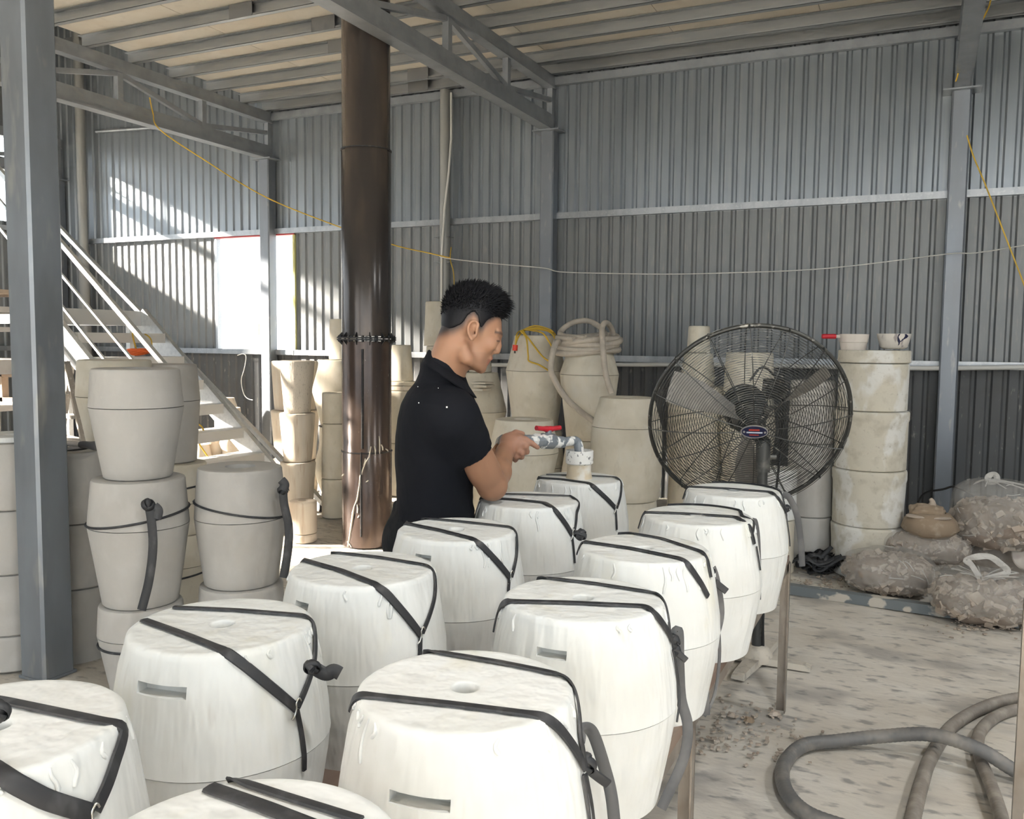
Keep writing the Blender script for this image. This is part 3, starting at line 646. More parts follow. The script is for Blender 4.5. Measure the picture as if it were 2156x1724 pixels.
# ================================================================== stacked plaster moulds on the floor
def stack(cx, Y, parts, seg=56):
    """parts: dicts with label, lv=[(py|'G', half-width px), ...] top to bottom, m, hole px, seam levels, strap (py list)"""
    P0 = aty(cx, 950, Y); X0 = P0[0]; d0 = depth((X0, Y, 1.0)); sc = d0/FPX
    zprev = None
    for i, p in enumerate(parts):
        lv = []
        for (py, hw) in p['lv']:
            z = 0.002 if py == 'G' else aty(cx, py, Y)[2]
            lv.append((hw*sc, z))
        if zprev is not None: lv[0] = (lv[0][0], zprev-.003)
        zt = lv[0][1]; zb_ = lv[-1][1]; zprev = zb_
        dx = p.get('dx', 0)*sc
        c = (X0+dx, Y)
        t = thing(p.get('name', 'plaster_mould'), p['label'], 'mould', (c[0], c[1], zb_), p.get('group', 'stacked plaster moulds'))
        rh = p.get('hole', 0)*sc; rd = p.get('round', .012)
        outer = [(lv[0][0]-rd*2, zt), (lv[0][0]-rd, zt), (lv[0][0]-rd*.3, zt-rd*.25), (lv[0][0], zt-rd), (lv[0][0]+.0003, zt-rd*1.6)]
        for (r_, z) in lv[1:-1]: outer.append((r_, z))
        outer.append((lv[-1][0], zb_+.006)); outer.append((lv[-1][0]-.006, zb_))
        wf = wobble(int(cx*7+i*13), p.get('wob', .006))
        sp = p.get('split')      # split level index -> two halves with a joint between them
        def grow(pts):           # subdivide the profile so it shades as a gentle curve
            out = []
            for a, b in zip(pts[:-1], pts[1:]):
                n = max(1, int(abs(a[1]-b[1])/.035)); out += [(a[0]+(b[0]-a[0])*k/n, a[1]+(b[1]-a[1])*k/n) for k in range(n)]
            return out+[pts[-1]]
        core = rh if rh > 0 else .004
        if sp:
            zs = lv[sp][1]; rs = lv[sp][0]
            upo = [q for q in outer if q[1] > zs+.001]+[(rs, zs+.0015)]
            lwo = [(rs-.0005, zs-.0015)]+[q for q in outer if q[1] < zs-.001]
            prof = [(core, zs+.0015), (core, zt)]+grow(upo)
            MB().lathe(prof, (*c, 0), seg, wf, closed=True).build('upper_half', p['m'], t, 40, fixn=True)
            MB().lathe([(core, zs-.0015)]+grow(lwo)+[(core, zb_)], (*c, 0), seg, wf, closed=True).build('lower_half', p['m'], t, 40, fixn=True)
        else:
            MB().lathe([(core, zb_), (core, zt)]+grow(outer), (*c, 0), seg, wf, closed=True).build('body', p['m'], t, 40, fixn=True)
        pr = Prof(c, [(r_*1.006, z) for r_, z in outer])
        for s_ in p.get('straps', ()):
            z1 = aty(cx, s_['py'], Y)[2]; tilt = s_.get('tilt', 0.); az0 = math.atan2(-Y, -c[0]); 
            pts = []
            for a in np.linspace(0, 2*PI, 60):
                z = z1+tilt*math.sin(a-az0); R = pr.R(z)+.003; pts.append((c[0]+R*math.cos(a), c[1]+R*math.sin(a), z))
            so = MB().tube(pts[:-1], .005*s_.get('w', 1), 6, closed=True).build('strap', 'rubber', t, 60)
            if 'tail' in s_:
                dd = d0-pr.R(z1)-.012
                T = [atd(q[0], q[1], dd+(q[2] if len(q) > 2 else 0)) for q in s_['tail']]
                hang_strap(T, s_.get('tw', .02), 'strap_tail', t, 'rubber', th=.004)
                knot(T[0], t, s_.get('kr', .018))
                if 'stub' in s_: hang_strap([atd(q[0], q[1], dd) for q in s_['stub']], s_.get('tw', .02), 'strap_tail', t, 'rubber', th=.004)
    return X0
def pm(label, lv, m='plaster_warm', **k): return dict(label=label, lv=lv, m=m, **k)
# ---- left foreground group
stack(290, 2.63, [
    pm('plain grey mould on top of the tall stack left of centre', [(775, 87), (855, 93), (1002, 68)], 'plaster_grey_shaded', hole=30, split=1),
    pm('grey mould with a black strap and tail, middle of the tall left stack', [(1003, 93), (1100, 101), (1262, 76)], 'plaster_grey_shaded', split=1, straps=[dict(py=1082, tilt=.03, tail=[(312, 1062), (318, 1090), (322, 1150), (314, 1220), (298, 1284)], tw=.036, kr=.026, stub=[(325, 1065), (334, 1075), (330, 1092)])]),
    pm('grey mould at the floor of the tall left stack', [(1265, 84), (1325, 88), ('G', 64)], 'plaster_grey_shaded', split=1, straps=[dict(py=1345, tilt=.0)])])
stack(505, 2.9, [
    pm('grey mould with a wide hole, a black strap and a long tail at its right', [(981, 86), (1085, 94), (1223, 76)], 'plaster_grey_shaded', hole=31, split=1, straps=[dict(py=1068, tilt=-.035, tail=[(596, 1030, .12), (598, 1060, .12), (608, 1110, .12), (606, 1160, .12), (597, 1216, .12)], tw=.036, kr=.024, stub=[(592, 1010, .12), (600, 1020, .12), (596, 1032, .12)])]),
    pm('grey mould carrying the strapped mould with the wide hole', [(1224, 86), (1300, 90), ('G', 72)], 'plaster_grey_shaded', split=1)])
stack(246, 3.25, [
    pm('pale mould behind the tall stack, topmost next to the stair', [(757, 72), (833, 76), (941, 56)], 'plaster_warm', split=1, hole=20),
    pm('pale mould standing under the topmost one next to the stair', [(941, 72), (1030, 76), (1130, 60)], 'plaster_warm', split=1),
    pm('pale floor mould behind the tall stack next to the stair', [(1130, 70), (1210, 74), ('G', 62)], 'plaster_warm', split=1)])
stack(356, 3.55, [
    pm('tall grey mould peeking out right of the tall stack', [(766, 59), (842, 64), (970, 55)], 'plaster_grey_shaded', split=1, hole=18),
    pm('pale strapped mould under the tall grey one beside the strapped pair', [(972, 64), (1050, 72), (1115, 66)], 'plaster_warm', dx=14, split=1, straps=[dict(py=1020, tilt=.02, tail=[(428, 1012, .1), (427, 1020, .1), (424, 1034, .1)], tw=.02, kr=.014)]),
    pm('pale floor mould behind the strapped mould with the wide hole', [(1115, 66), (1180, 70), ('G', 64)], 'plaster_warm', dx=14, split=1, straps=[dict(py=1200, tilt=.02)])])
stack(150, 2.82, [
    pm('grey barrel mould right of the big column, topmost of its stack', [(945, 76), (1010, 79), (1090, 76)], 'plaster_grey_shaded', hole=36, split=2, wob=.002),
    pm('grey barrel mould right of the big column, second from its top', [(1090, 76), (1150, 79), (1222, 76)], 'plaster_grey_shaded', wob=.002),
    pm('grey barrel mould right of the big column, second from the floor', [(1222, 76), (1290, 79), (1367, 76)], 'plaster_grey_shaded', wob=.002),
    pm('grey barrel mould right of the big column at the floor', [(1367, 76), ('G', 76)], 'plaster_grey_shaded', wob=.002)])
stack(22, 2.62, [
    pm('grey barrel mould left of the big column, topmost of its stack', [(926, 82), (990, 86), (1061, 82)], 'plaster_grey_shaded', hole=30, wob=.002),
    pm('grey barrel mould left of the big column, second from its top', [(1061, 82), (1130, 86), (1190, 82)], 'plaster_grey_shaded', wob=.002),
    pm('grey barrel mould left of the big column, second from the floor', [(1190, 82), (1250, 86), (1312, 82)], 'plaster_grey_shaded', wob=.002),
    pm('grey barrel mould left of the big column at the floor', [(1312, 82), ('G', 82)], 'plaster_grey_shaded', wob=.002)])
# ---- moulds by the stair foot and left of the stove pipe
stack(627, 5.75, [
    pm('pitted tapered mould on top of the sunlit stack left of the stove pipe', [(759, 36), (868, 27)], 'plaster_pitted', hole=18),
    pm('streaked tapered mould, middle of the sunlit stack', [(868, 37), (970, 29)], 'plaster_peach'),
    pm('streaked tapered mould, third of the sunlit stack', [(970, 37), (1062, 31)], 'plaster_peach'),
    pm('streaked mould at the floor of the sunlit stack', [(1062, 34), ('G', 32)], 'plaster_peach')])
stack(622, 6.7, [
    pm('wide streaked mould behind the pitted one', [(760, 48), (862, 42)], 'plaster_peach'),
    pm('wide streaked mould behind the sunlit stack, second', [(862, 50), (966, 42)], 'plaster_peach'),
    pm('wide streaked mould behind the sunlit stack, third', [(966, 50), ('G', 44)], 'plaster_peach')])
stack(637, 5.15, [
    pm('small round mould with a centre hole in the sun near the stove pipe', [(1053, 29), (1120, 29)], 'plaster_peach', hole=10),
    pm('small round mould on the floor near the stove pipe', [(1121, 29), ('G', 29)], 'plaster_peach')])
stack(722, 6.45, [
    pm('narrow pale block mould high up just left of the stove pipe', [(672, 26), (757, 28)], 'plaster_warm'),
    pm('angular barrel mould left of the stove pipe, upper', [(760, 48), (822, 63), (893, 46)], 'plaster_warm'),
    pm('angular barrel mould left of the stove pipe, lower, with strap', [(894, 48), (938, 49), (981, 61), (1031, 49)], 'plaster_warm', straps=[dict(py=896, tail=[(692, 894), (695, 910), (699, 945), (697, 978)], tw=.035, kr=.022)]),
    pm('angular barrel mould left of the stove pipe at the floor, with strap', [(1032, 49), ('G', 48)], 'plaster_warm', straps=[dict(py=1035, tail=[(686, 1033), (677, 1050), (676, 1072), (672, 1088)], tw=.03, kr=.018)])])
stack(706, 6.0, [
    pm('slim cylinder mould with a hole close to the stove pipe', [(826, 27), (890, 27)], 'plaster_warm', hole=9),
    pm('slim cylinder mould under the other close to the stove pipe', [(890, 27), (1005, 29)], 'plaster_warm'),
    pm('slim cylinder mould on the floor close to the stove pipe', [(1005, 29), ('G', 29)], 'plaster_warm')])
for k, (cx, Y, lv, lab) in enumerate((
    (452, 7.3, [(903, 18), (925, 25), (950, 20), ('G', 26)], 'small waisted mould under the stair treads on the left'),
    (485, 7.3, [(858, 22), (885, 24), (915, 17), (932, 22), (950, 16), ('G', 24)], 'small waisted mould under the stair treads in the middle'),
    (478, 7.75, [(837, 17), (862, 24), ('G', 26)], 'tall slim mould against the wall behind the stair'),
    (424, 7.1, [(935, 16), (960, 22), ('G', 24)], 'small mould half hidden under the stair at the left'))):
    stack(cx, Y, [pm(lab, lv, 'plaster_peach', round=.006, group='small moulds under the stair')], 32)
# ---- along the back wall, right of the stove pipe
stack(845, 7.2, [
    pm('slim cylinder mould standing right of the stove pipe', [(726, 20), (802, 25)], 'plaster_warm', hole=5),
    pm('thin disc mould under the slim cylinder, top disc', [(803, 33), (811, 33)], 'plaster_warm', round=.004),
    pm('thin disc mould under the slim cylinder, bottom disc', [(812, 32), (821, 32)], 'plaster_peach', round=.004),
    pm('wide mould carrying thin discs behind the man’s back', [(822, 33), (893, 35), (930, 33)], 'plaster_warm'),
    pm('wide mould on the floor behind the man’s back', [(930, 34), ('G', 36)], 'plaster_warm')])
stack(921, 7.25, [
    pm('tall cylinder mould behind the man’s head', [(635, 26), (728, 29)], 'plaster_warm'),
    pm('narrower mould under the cylinder behind the man’s neck', [(729, 24), (800, 25)], 'plaster_warm'),
    pm('floor mould hidden behind the man’s shoulder', [(800, 30), ('G', 32)], 'plaster_warm')])
stack(1010, 6.6, [
    pm('short cylinder mould below the man’s chin', [(742, 22), (783, 24)], 'plaster_warm'),
    pm('bulging mould with chipped slabs beside the man’s collar', [(784, 38), (865, 56), (950, 40)], 'plaster_warm', split=1),
    pm('floor mould behind the man’s chest', [(950, 50), ('G', 50)], 'plaster_warm')])
stack(1126, 6.3, [
    pm('tall barrel mould with yellow cables thrown over it', [(706, 46), (780, 63), (888, 48), (905, 48)], 'plaster_warm', split=1),
    pm('barrel mould hidden under the one with yellow cables', [(906, 56), (980, 62), ('G', 50)], 'plaster_warm', split=1)])
stack(1238, 6.15, [
    pm('barrel mould wearing the coiled beige hose', [(742, 50), (788, 62), (924, 46)], 'plaster_warm', split=1),
    pm('barrel mould under the one with the coiled hose', [(925, 46), (1010, 58), ('G', 50)], 'plaster_warm', split=1)])
stack(1318, 5.45, [
    pm('broad barrel mould with a hole left of the fan', [(836, 58), (897, 73), (930, 75), (1000, 76), (1048, 70)], 'plaster_warm', hole=21, split=1),
    pm('floor mould under the broad barrel left of the fan', [(1049, 66), (1120, 74), ('G', 62)], 'plaster_warm', split=1)])
stack(1103, 5.2, [
    pm('barrel mould with a hole behind the man’s hand', [(882, 61), (950, 74), (1000, 62), (1036, 52)], 'plaster_warm', hole=22, split=1),
    pm('floor mould under the barrel behind the man’s hand', [(1037, 66), (1110, 74), ('G', 60)], 'plaster_warm', split=1)])
# ---- seen through the fan guard
stack(1465, 6.6, [
    pm('narrow square-topped mould rising above the fan at its left', [(686, 22), (742, 24)], 'plaster_warm'),
    pm('mould behind the upper left of the fan guard', [(742, 30), (800, 36), (812, 34)], 'plaster_warm'),
    pm('wide mould behind the left of the fan guard', [(813, 60), (930, 62), (985, 58)], 'plaster_warm'),
    pm('floor mould behind the left of the fan guard', [(985, 56), ('G', 58)], 'plaster_warm')])
stack(1572, 6.5, [
    pm('block mould behind the top of the fan guard', [(742, 48), (830, 52)], 'plaster_warm'),
    pm('barrel mould behind the fan hub', [(830, 50), (900, 58), (1000, 48)], 'plaster_warm'),
    pm('floor mould behind the fan pole', [(1000, 52), ('G', 54)], 'plaster_warm')])
stack(1640, 5.9, [
    pm('white mould below the fan guard at its right', [(985, 38), (1090, 40)], 'plaster_white'),
    pm('floor mould below the fan guard at its right', [(1091, 36), ('G', 38)], 'plaster_warm')])
stack(1708, 6.2, [
    pm('grey mould behind the right of the fan guard, upper', [(800, 46), (930, 48)], 'plaster_grey_shaded'),
    pm('grey mould behind the right of the fan guard, middle', [(931, 46), (1082, 47)], 'plaster_grey_shaded'),
    pm('grey floor mould between fan and chalky stack', [(1083, 46), ('G', 46)], 'plaster_grey_shaded')])
# ---- chalky stack at the right
SX = stack(1832, 6.12, [
    pm('flat lid mould on the chalky stack carrying the two bowls', [(737, 71), (763, 72)], 'plaster_chalky', round=.006, wob=.003),
    pm('chalky mould second from the top of the right stack', [(764, 69), (862, 68)], 'plaster_chalky', wob=.003),
    pm('chalky mould with a raised rim, middle of the right stack', [(863, 74), (880, 74), (886, 72), (984, 71)], 'plaster_chalky', wob=.004),
    pm('chalky mould with white smears, fourth of the right stack', [(985, 74), (1005, 74), (1012, 72), (1100, 70)], 'plaster_chalky', wob=.006),
    pm('chalky mould at the floor of the right stack beside the clay bags', [(1101, 73), (1118, 72), ('G', 66)], 'plaster_chalky', wob=.006)])
# ================================================================== stove pipe
PX, PY, PRAD = -3.66, 5.32, .181
sp = thing('stove_pipe', 'big brown steel stove pipe standing from floor to roof', 'pipe', (PX, PY, 0))
def pz(py): return aty(770, py, PY)[2]
zf = pz(713)
MB().lathe([(PRAD, 0), (PRAD, pz(948)), (PRAD-.003, pz(948)+.004), (PRAD-.003, zf-.02)], (PX, PY, 0), 56).build('lower_pipe', 'stove_pipe', sp, 50)
MB().lathe([(PRAD-.004, zf+.02), (PRAD-.004, pz(318)), (PRAD-.010, pz(318)+.006), (PRAD-.010, 4.08)], (PX, PY, 0), 56).build('upper_pipe', 'stove_pipe_upper', sp, 50)
for py, dr in ((948, .004), (318, .0)):
    MB().lathe([(PRAD-.01, pz(py)-.006), (PRAD+dr, pz(py)-.004), (PRAD+dr, pz(py)+.004), (PRAD-.01, pz(py)+.006)], (PX, PY, 0), 56).build('weld_ring', 'iron_black', sp, 50)
for s_ in (-1, 1):
    MB().lathe([(PRAD-.02, zf+s_*.002), (PRAD+.032, zf+s_*.002), (PRAD+.032, zf+s_*.012), (PRAD-.02, zf+s_*.012)], (PX, PY, 0), 56).build('flange', 'iron_black', sp, 50, fixn=True)
# gusset fins and bolts around the flange
for k in range(12):
    a = 2*PI*k/12+.2; c_, s_ = math.cos(a), math.sin(a); R = np.array([[c_, -s_, 0], [s_, c_, 0], [0, 0, 1]])
    for sg in (-1, 1):
        m = MB(); V = [(PRAD-.012, 0, sg*.012), (PRAD+.028, 0, sg*.012), (PRAD-.012, 0, sg*.055)]
        V = [(*v[:1], y, v[2]) for y in (-.003, .003) for v in V]
        m.add((np.array(V) @ R.T)+(PX, PY, zf), [(0, 1, 2), (5, 4, 3), (0, 3, 4, 1), (1, 4, 5, 2), (2, 5, 3, 0)]); m.build('gusset', 'iron_black', sp, fixn=True)
    a += .26; P = np.array((PX+(PRAD+.018)*math.cos(a), PY+(PRAD+.018)*math.sin(a), zf))
    MB().tube([P-(0, 0, .024), P+(0, 0, .024)], .007, 6).build('bolt', 'iron_black', sp)
# dark lap seam and run of dried slip on the pipe
azc = math.atan2(-PY, -PX)
def onpipe(px, py, lift=.003):
    d = ray(px, py); tt = np.arange(5.5, 7.5, .002); P = CAM+d*tt[:, None]; rr = np.hypot(P[:, 0]-PX, P[:, 1]-PY); i = np.argmax(rr < PRAD+lift)
    if rr[i] >= PRAD+lift: i = np.argmin(rr)
    return P[i]
MB().tube([onpipe(763, y) for y in (735, 800, 870, 945)], .009, 6).build('lap_seam', 'iron_black', sp, 60)
MB().tube([onpipe(760, y) for y in (952, 1010, 1070, 1130)], .006, 6).build('lap_seam', 'iron_black', sp, 60)
dr = [(781, 940), (777, 962), (770, 972), (765, 985), (759, 1003), (757, 1020), (752, 1052), (746, 1065), (743, 1080), (739, 1110), (733, 1150)]
dm = MB().tube([onpipe(*q) for q in dr], [.004, .006, .005, .004, .007, .005, .006, .004, .008, .006, .007], 6)
for (a, b) in (((788, 938), (790, 958)), ((798, 918), (799, 955)), ((803, 936), (806, 948)), ((752, 1062), (753, 1080)), ((756, 1085), (753, 1090)), ((720, 1002), (724, 998)), ((769, 965), (766, 980)), ((731, 1140), (740, 1152)), ((770, 1015), (775, 1011)), ((812, 945), (817, 950))):
    dm.tube([onpipe(*a), onpipe((a[0]+b[0])/2+1, (a[1]+b[1])/2), onpipe(*b)], [.003, .0055, .004], 6)
dm.build('slip_run', 'pipe_drip', sp, 60)
# ================================================================== pedestal fan
FB = atz(1592, 1392, 0.0); FB[2] = 0
FH = atd(1577, 881, depth(FB)-.02)
fan = thing('pedestal_fan', 'large dusty pedestal fan with round wire guard', 'fan', FB)
RG = 206*depth(FH)/FPX
nrm_ = -CF*.90-CU*.42-CR*.07; nrm_ = nrm_/np.linalg.norm(nrm_)         # blows towards the viewer and down
fx = np.cross((0, 0, 1), nrm_); fx /= np.linalg.norm(fx); fy = np.cross(nrm_, fx)
FM = np.stack([fx, fy, nrm_], 1)
def FP(a, r, z): return FH+FM @ np.array([r*math.cos(a), r*math.sin(a), z])
def guard(sign, nring, name, dome):
    m = MB()
    rad = np.linspace(.10, 1.0, nring)*RG
    def zof(r): q = r/RG; return sign*(.035+dome*(1-q**2.6))
    for r in rad:
        m.tube([FP(a, r, zof(r)) for a in np.linspace(0, 2*PI, 64, endpoint=False)], .0014, 4, closed=True)
    for k in range(16):
        a = 2*PI*k/16+.1
        rs = np.linspace(.09, 1.0, 10)*RG
        m.tube([FP(a, r, zof(r)+sign*.003) for r in rs], .0024, 5)
    return m.build(name, 'fan_wire', fan, 60)
guard(1, 40, 'front_guard', .095); guard(-1, 34, 'back_guard', .085)
MB().tube([FP(a, RG+.002, 0) for a in np.linspace(0, 2*PI, 96, endpoint=False)], .010, 8, closed=True).build('guard_rim', 'fan_wire', fan, 60)
m = MB()
for k in range(16):
    a = 2*PI*k/16+.1; m.tube([FP(a, RG, -.035), FP(a, RG+.008, 0), FP(a, RG, .035)], .004, 5)
m.build('rim_clips', 'fan_wire', fan, 60, 'stuff')
for k in range(3):                                             # three broad blades
    m = MB(); a0 = 2*PI*k/3+PI*1.5; V = []
    nr, nc = 9, 7
    for i in range(nr):
        q = i/(nr-1); r = (.10+.80*q)*RG; wdt = .30+.36*math.sin(q*PI*.75)
        for j in range(nc):
            s_ = j/(nc-1)-.5; a = a0+s_*wdt*.68*(1-.25*q)+.12*q; V.append(FP(a, r, .055*s_*2+.012*(1-q)))
    n = len(V); V += [np.array(v)+nrm_*.003 for v in V]; Fc = []
    for i in range(nr-1):
        for j in range(nc-1):
            q = (i*nc+j, i*nc+j+1, (i+1)*nc+j+1, (i+1)*nc+j); Fc.append(q[::-1]); Fc.append(tuple(x+n for x in q))
    m.add(V, Fc).build('blade', 'fan_blade', fan, 60)
def fl_(prof, name, mt, sm=45):
    m = MB().lathe(prof, (0, 0, 0), 36); m.v = [tuple(FH+FM @ np.array(v)) for v in m.v]; return m.build(name, mt, fan, sm, fixn=True)
fl_([(.001, .05), (.06, .05), (.075, .03), (.08, -.03), (.001, -.03)], 'blade_hub', 'fan_dark')
fl_([(.001, -.05), (.095, -.05), (.105, -.07), (.105, -.17), (.085, -.20), (.03, -.21), (.001, -.21)], 'motor', 'fan_dark')
BC = FH+nrm_*.135
def oval(sx, sy, z0, z1, name, mt, par, ox=0, oy=0):
    m = MB(); n = 36; V = []
    ux, uy = CR-(CR@nrm_)*nrm_, CU-(CU@nrm_)*nrm_; ux /= np.linalg.norm(ux); uy /= np.linalg.norm(uy)
    for z in (z0, z1):
        for k in range(n): a = 2*PI*k/n; V.append(BC+ux*(ox+sx*math.cos(a))+uy*(oy+sy*math.sin(a))+nrm_*z)
    m.add(V, [tuple(range(n))[::-1], tuple(range(n, 2*n))]+[(k, (k+1) % n, n+(k+1) % n, n+k) for k in range(n)]); return m.build(name, mt, par, 40, fixn=True)
bd = oval(.062, .033, 0, .006, 'badge', 'badge_rim', fan)
oval(.057, .028, .006, .008, 'badge_face', 'badge_blue', bd)
def bq(x0, x1, y0, y1, mt):
    ux, uy = CR-(CR@nrm_)*nrm_, CU-(CU@nrm_)*nrm_; ux /= np.linalg.norm(ux); uy /= np.linalg.norm(uy)
    return MB().box(BC+ux*(x0+x1)/2+uy*(y0+y1)/2+nrm_*.0086, (x1-x0, y1-y0, .0012), np.stack([ux, uy, nrm_], 1)).build('badge_mark', mt, bd)
bq(-.026, .022, .006, .014, 'badge_red'); bq(-.036, .036, -.006, .0005, 'badge_white'); bq(-.022, .02, -.017, -.013, 'badge_red')
oval(.005, .005, .008, .011, 'badge_bolt', 'badge_rim', bd, .047, 0); oval(.005, .005, .008, .011, 'badge_bolt', 'badge_rim', bd, -.047, 0)
PT = FH-nrm_*.14
yk = PT-np.array((0, 0, .17)); yk[0], yk[1] = FB[0], FB[1]
MB().tube([FB+(0, 0, .06), (FB[0], FB[1], yk[2])], .024, 16).build('pole', 'fan_dark', fan, 60)
MB().tube([(FB[0], FB[1], yk[2]-.12), (FB[0], FB[1], yk[2]+.03)], .034, 16).build('pole_sleeve', 'fan_dark', fan, 60)
MB().tube(spline([(FB[0], FB[1], yk[2]+.02), PT-(0, 0, .07), PT], 5), .03, 12).build('tilt_arm', 'fan_dark', fan, 60)
kp = np.array((FB[0], FB[1], yk[2]-.05)); MB().tube([kp, kp+CR*.06], .014, 10).build('clamp_knob', 'fan_dark', fan, 60)
hb = FH+CU*.03-nrm_*.12; MB().tube([hb-CR*.03, hb-CR*.19], .012, 10).build('oscillation_knob', 'fan_dark', fan, 60)
MB().box(FH-nrm_*.2+CU*.06+CR*.16, (.10, .07, .09), FM).build('switch_box', 'fan_dark', fan)
MB().tube(spline([FH-nrm_*.2+CU*.10+CR*.04, FH-nrm_*.24+CU*.15+CR*.12, FH-nrm_*.22+CU*.02+CR*.22, FH-nrm_*.2-CU*.16+CR*.20, (FB[0]+.03, FB[1], .35), (FB[0]+.03, FB[1], .08)], 8), .006, 6).build('power_cable', 'cable_black', fan, 60)
MB().lathe([(.075, .0), (.075, .03), (.06, .055), (.04, .07), (.001, .07)], (FB[0], FB[1], 0.01), 24).build('base_boss', 'fan_base', fan, 45)
tips = [atz(1552, 1432, 0), atz(1708, 1412, 0), 2*FB-atz(1552, 1432, 0), 2*FB-atz(1708, 1412, 0)]
for tp in tips:
    a = np.array((FB[0], FB[1], .028)); b = np.array((tp[0], tp[1], .020)); d_ = (b-a); L_ = np.linalg.norm(d_); d_ /= L_; sx = np.cross(d_, (0, 0, 1))
    m = MB(); V = []
    for q in (0, .9, 1.0):
        h_ = .034-.01*q if q < 1 else .018; w_ = .042-.012*q
        for (p_, z_) in ((-1, .0), (-.85, 1), (.85, 1), (1, .0)):
            P = a+d_*L_*q+sx*w_*p_; V.append((P[0], P[1], .002+z_*h_))
    m.add(V, [(0, 1, 5, 4), (1, 2, 6, 5), (2, 3, 7, 6), (3, 0, 4, 7), (4, 5, 9, 8), (5, 6, 10, 9), (6, 7, 11, 10), (7, 4, 8, 11), (8, 9, 10, 11), (3, 2, 1, 0)]); m.build('foot', 'fan_base', fan, fixn=True)
# ================================================================== bowls on the chalky stack
LT = aty(1832, 737, 6.12)[2]-.002
c1 = aty(1797, 720, 6.10); c2 = aty(1882, 715, 6.13)
sc = depth(c1)/FPX
b1 = thing('scoop_bowl', 'cream plastic bowl with a red handle on the chalky stack', 'bowl', (c1[0], c1[1], LT))
MB().lathe([(.001, .004), (.076, .002), (.084, .05), (.088, .052), (.094, .104), (.091, .104), (.083, .055), (.073, .008), (.001, .01)], (c1[0], c1[1], LT), 40).build('bowl', 'bowl_cream', b1, 45)
hp = c1+(0, 0, 0); hz = LT+.088
MB().tube([(c1[0]-CR[0]*.088, c1[1]-CR[1]*.088, hz), (c1[0]-CR[0]*.125, c1[1]-CR[1]*.125, hz)], .011, 12).build('handle_neck', 'bowl_cream', b1, 60)
MB().tube(spline([np.array((c1[0]-CR[0]*k, c1[1]-CR[1]*k, hz)) for k in (.118, .15, .205)], 4), [.016]*7+[.0165, .014], 14).build('handle', 'valve_red', b1, 60)
b2 = thing('stained_bowl', 'pale bowl with dark blue paint stain on the chalky stack', 'bowl', (c2[0], c2[1], LT))
MB().lathe([(.001, .008), (.06, .006), (.082, .02), (.10, .085), (.103, .104), (.099, .104), (.078, .028), (.001, .016)], (c2[0], c2[1], LT+.004), 40).build('bowl', 'bowl_stained', b2, 45)
m = MB(); V = []; az = math.atan2(-c2[1], -c2[0])
pl = [(.25, .102), (.75, .102), (.95, .09), (.85, .078), (.60, .066), (.55, .058), (.42, .052), (.38, .035), (.30, .028), (.31, .045), (.22, .06), (.2, .08)]
def rb(z): return float(np.interp(z, [.02, .085, .104], [.0835, .1015, .1045]))
cc = len(pl); V = [(c2[0]+(rb(z)+.0006)*math.cos(az+a), c2[1]+(rb(z)+.0006)*math.sin(az+a), LT+.004+z) for a, z in pl]
V += [(c2[0]+(rb(z)-.0005)*math.cos(az+a), c2[1]+(rb(z)-.0005)*math.sin(az+a), LT+.004+z) for a, z in pl]
m.add(V, [tuple(range(cc)), tuple(range(cc, 2*cc))[::-1]]+[(k, (k+1) % cc, cc+(k+1) % cc, cc+k) for k in range(cc)]); m.build('paint_stain', 'paint_blue', b2, fixn=True)
# ================================================================== kerb, hoses on the floor, rubber heap, debris
kb0, kb1 = atz(1625, 1243, 0), atz(2030, 1303, 0); kb0[2] = kb1[2] = .028
tag(MB().bar(kb0, kb1+(kb1-kb0)*.25, .06, .056).build('floor_rail', 'kerb_steel'), 'slip-spattered steel bar lying on the floor before the clay bags', 'rail')
def floor_hose(pts, r, name, m, label, cat='hose', lift=0., ribs=True):
    P = spline([np.append(atz(q[0], q[1], r)[:2], r+(q[2] if len(q) > 2 else 0)) for q in pts], 14)
    L_ = np.concatenate([[0], np.cumsum(np.linalg.norm(np.diff(P, axis=0), axis=1))])
    s_ = np.arange(0, L_[-1], .006); Q = np.stack([np.interp(s_, L_, P[:, i]) for i in range(3)], 1)
    rr = r*(1+(.03*np.sin(s_/.0175*2*PI) if ribs else 0))
    return tag(MB().tube(Q, rr, 12).build(name, m, None, 60), label, cat, 'hoses lying on the floor')
floor_hose([(2300, 1660), (2160, 1632), (2060, 1612, .06), (1960, 1586, .07), (1860, 1566, .03), (1760, 1560), (1690, 1570), (1650, 1612), (1655, 1665), (1700, 1712), (1790, 1745), (1880, 1765)], .025, 'suction_hose', 'hose_grey', 'dark ribbed hose making the big loop on the floor at lower right')
floor_hose([(2300, 1462), (2180, 1466), (2090, 1482), (2010, 1524), (1962, 1590), (1940, 1650), (1920, 1730), (1905, 1800)], .024, 'suction_hose', 'hose_brown', 'brown dusty hose passing under the dark ribbed loop')
floor_hose([(2300, 1478), (2190, 1486), (2110, 1502), (2064, 1540), (2062, 1590), (2085, 1650), (2108, 1720), (2120, 1800)], .022, 'suction_hose', 'hose_brown', 'brown hose curving at the far right beside the thin post')
p_ = atz(2136, 1815, 0)
po = thing('thin_post', 'thin grey steel post at the right edge of the picture', 'post', (p_[0], p_[1], 0))
top_ = atd(2150, 1330, depth((p_[0], p_[1], .7))); MB().bx((p_[0]-.014, p_[1]-.014, 0), (p_[0]+.014, p_[1]+.014, .78)).build('upright', 'bench_steel', po)
MB().bx((p_[0]-.05, p_[1]-.05, 0), (p_[0]+.05, p_[1]+.05, .008)).build('foot_plate', 'bench_steel', po)
rh_ = atz(1726, 1207, 0); r_ = random.Random(3)
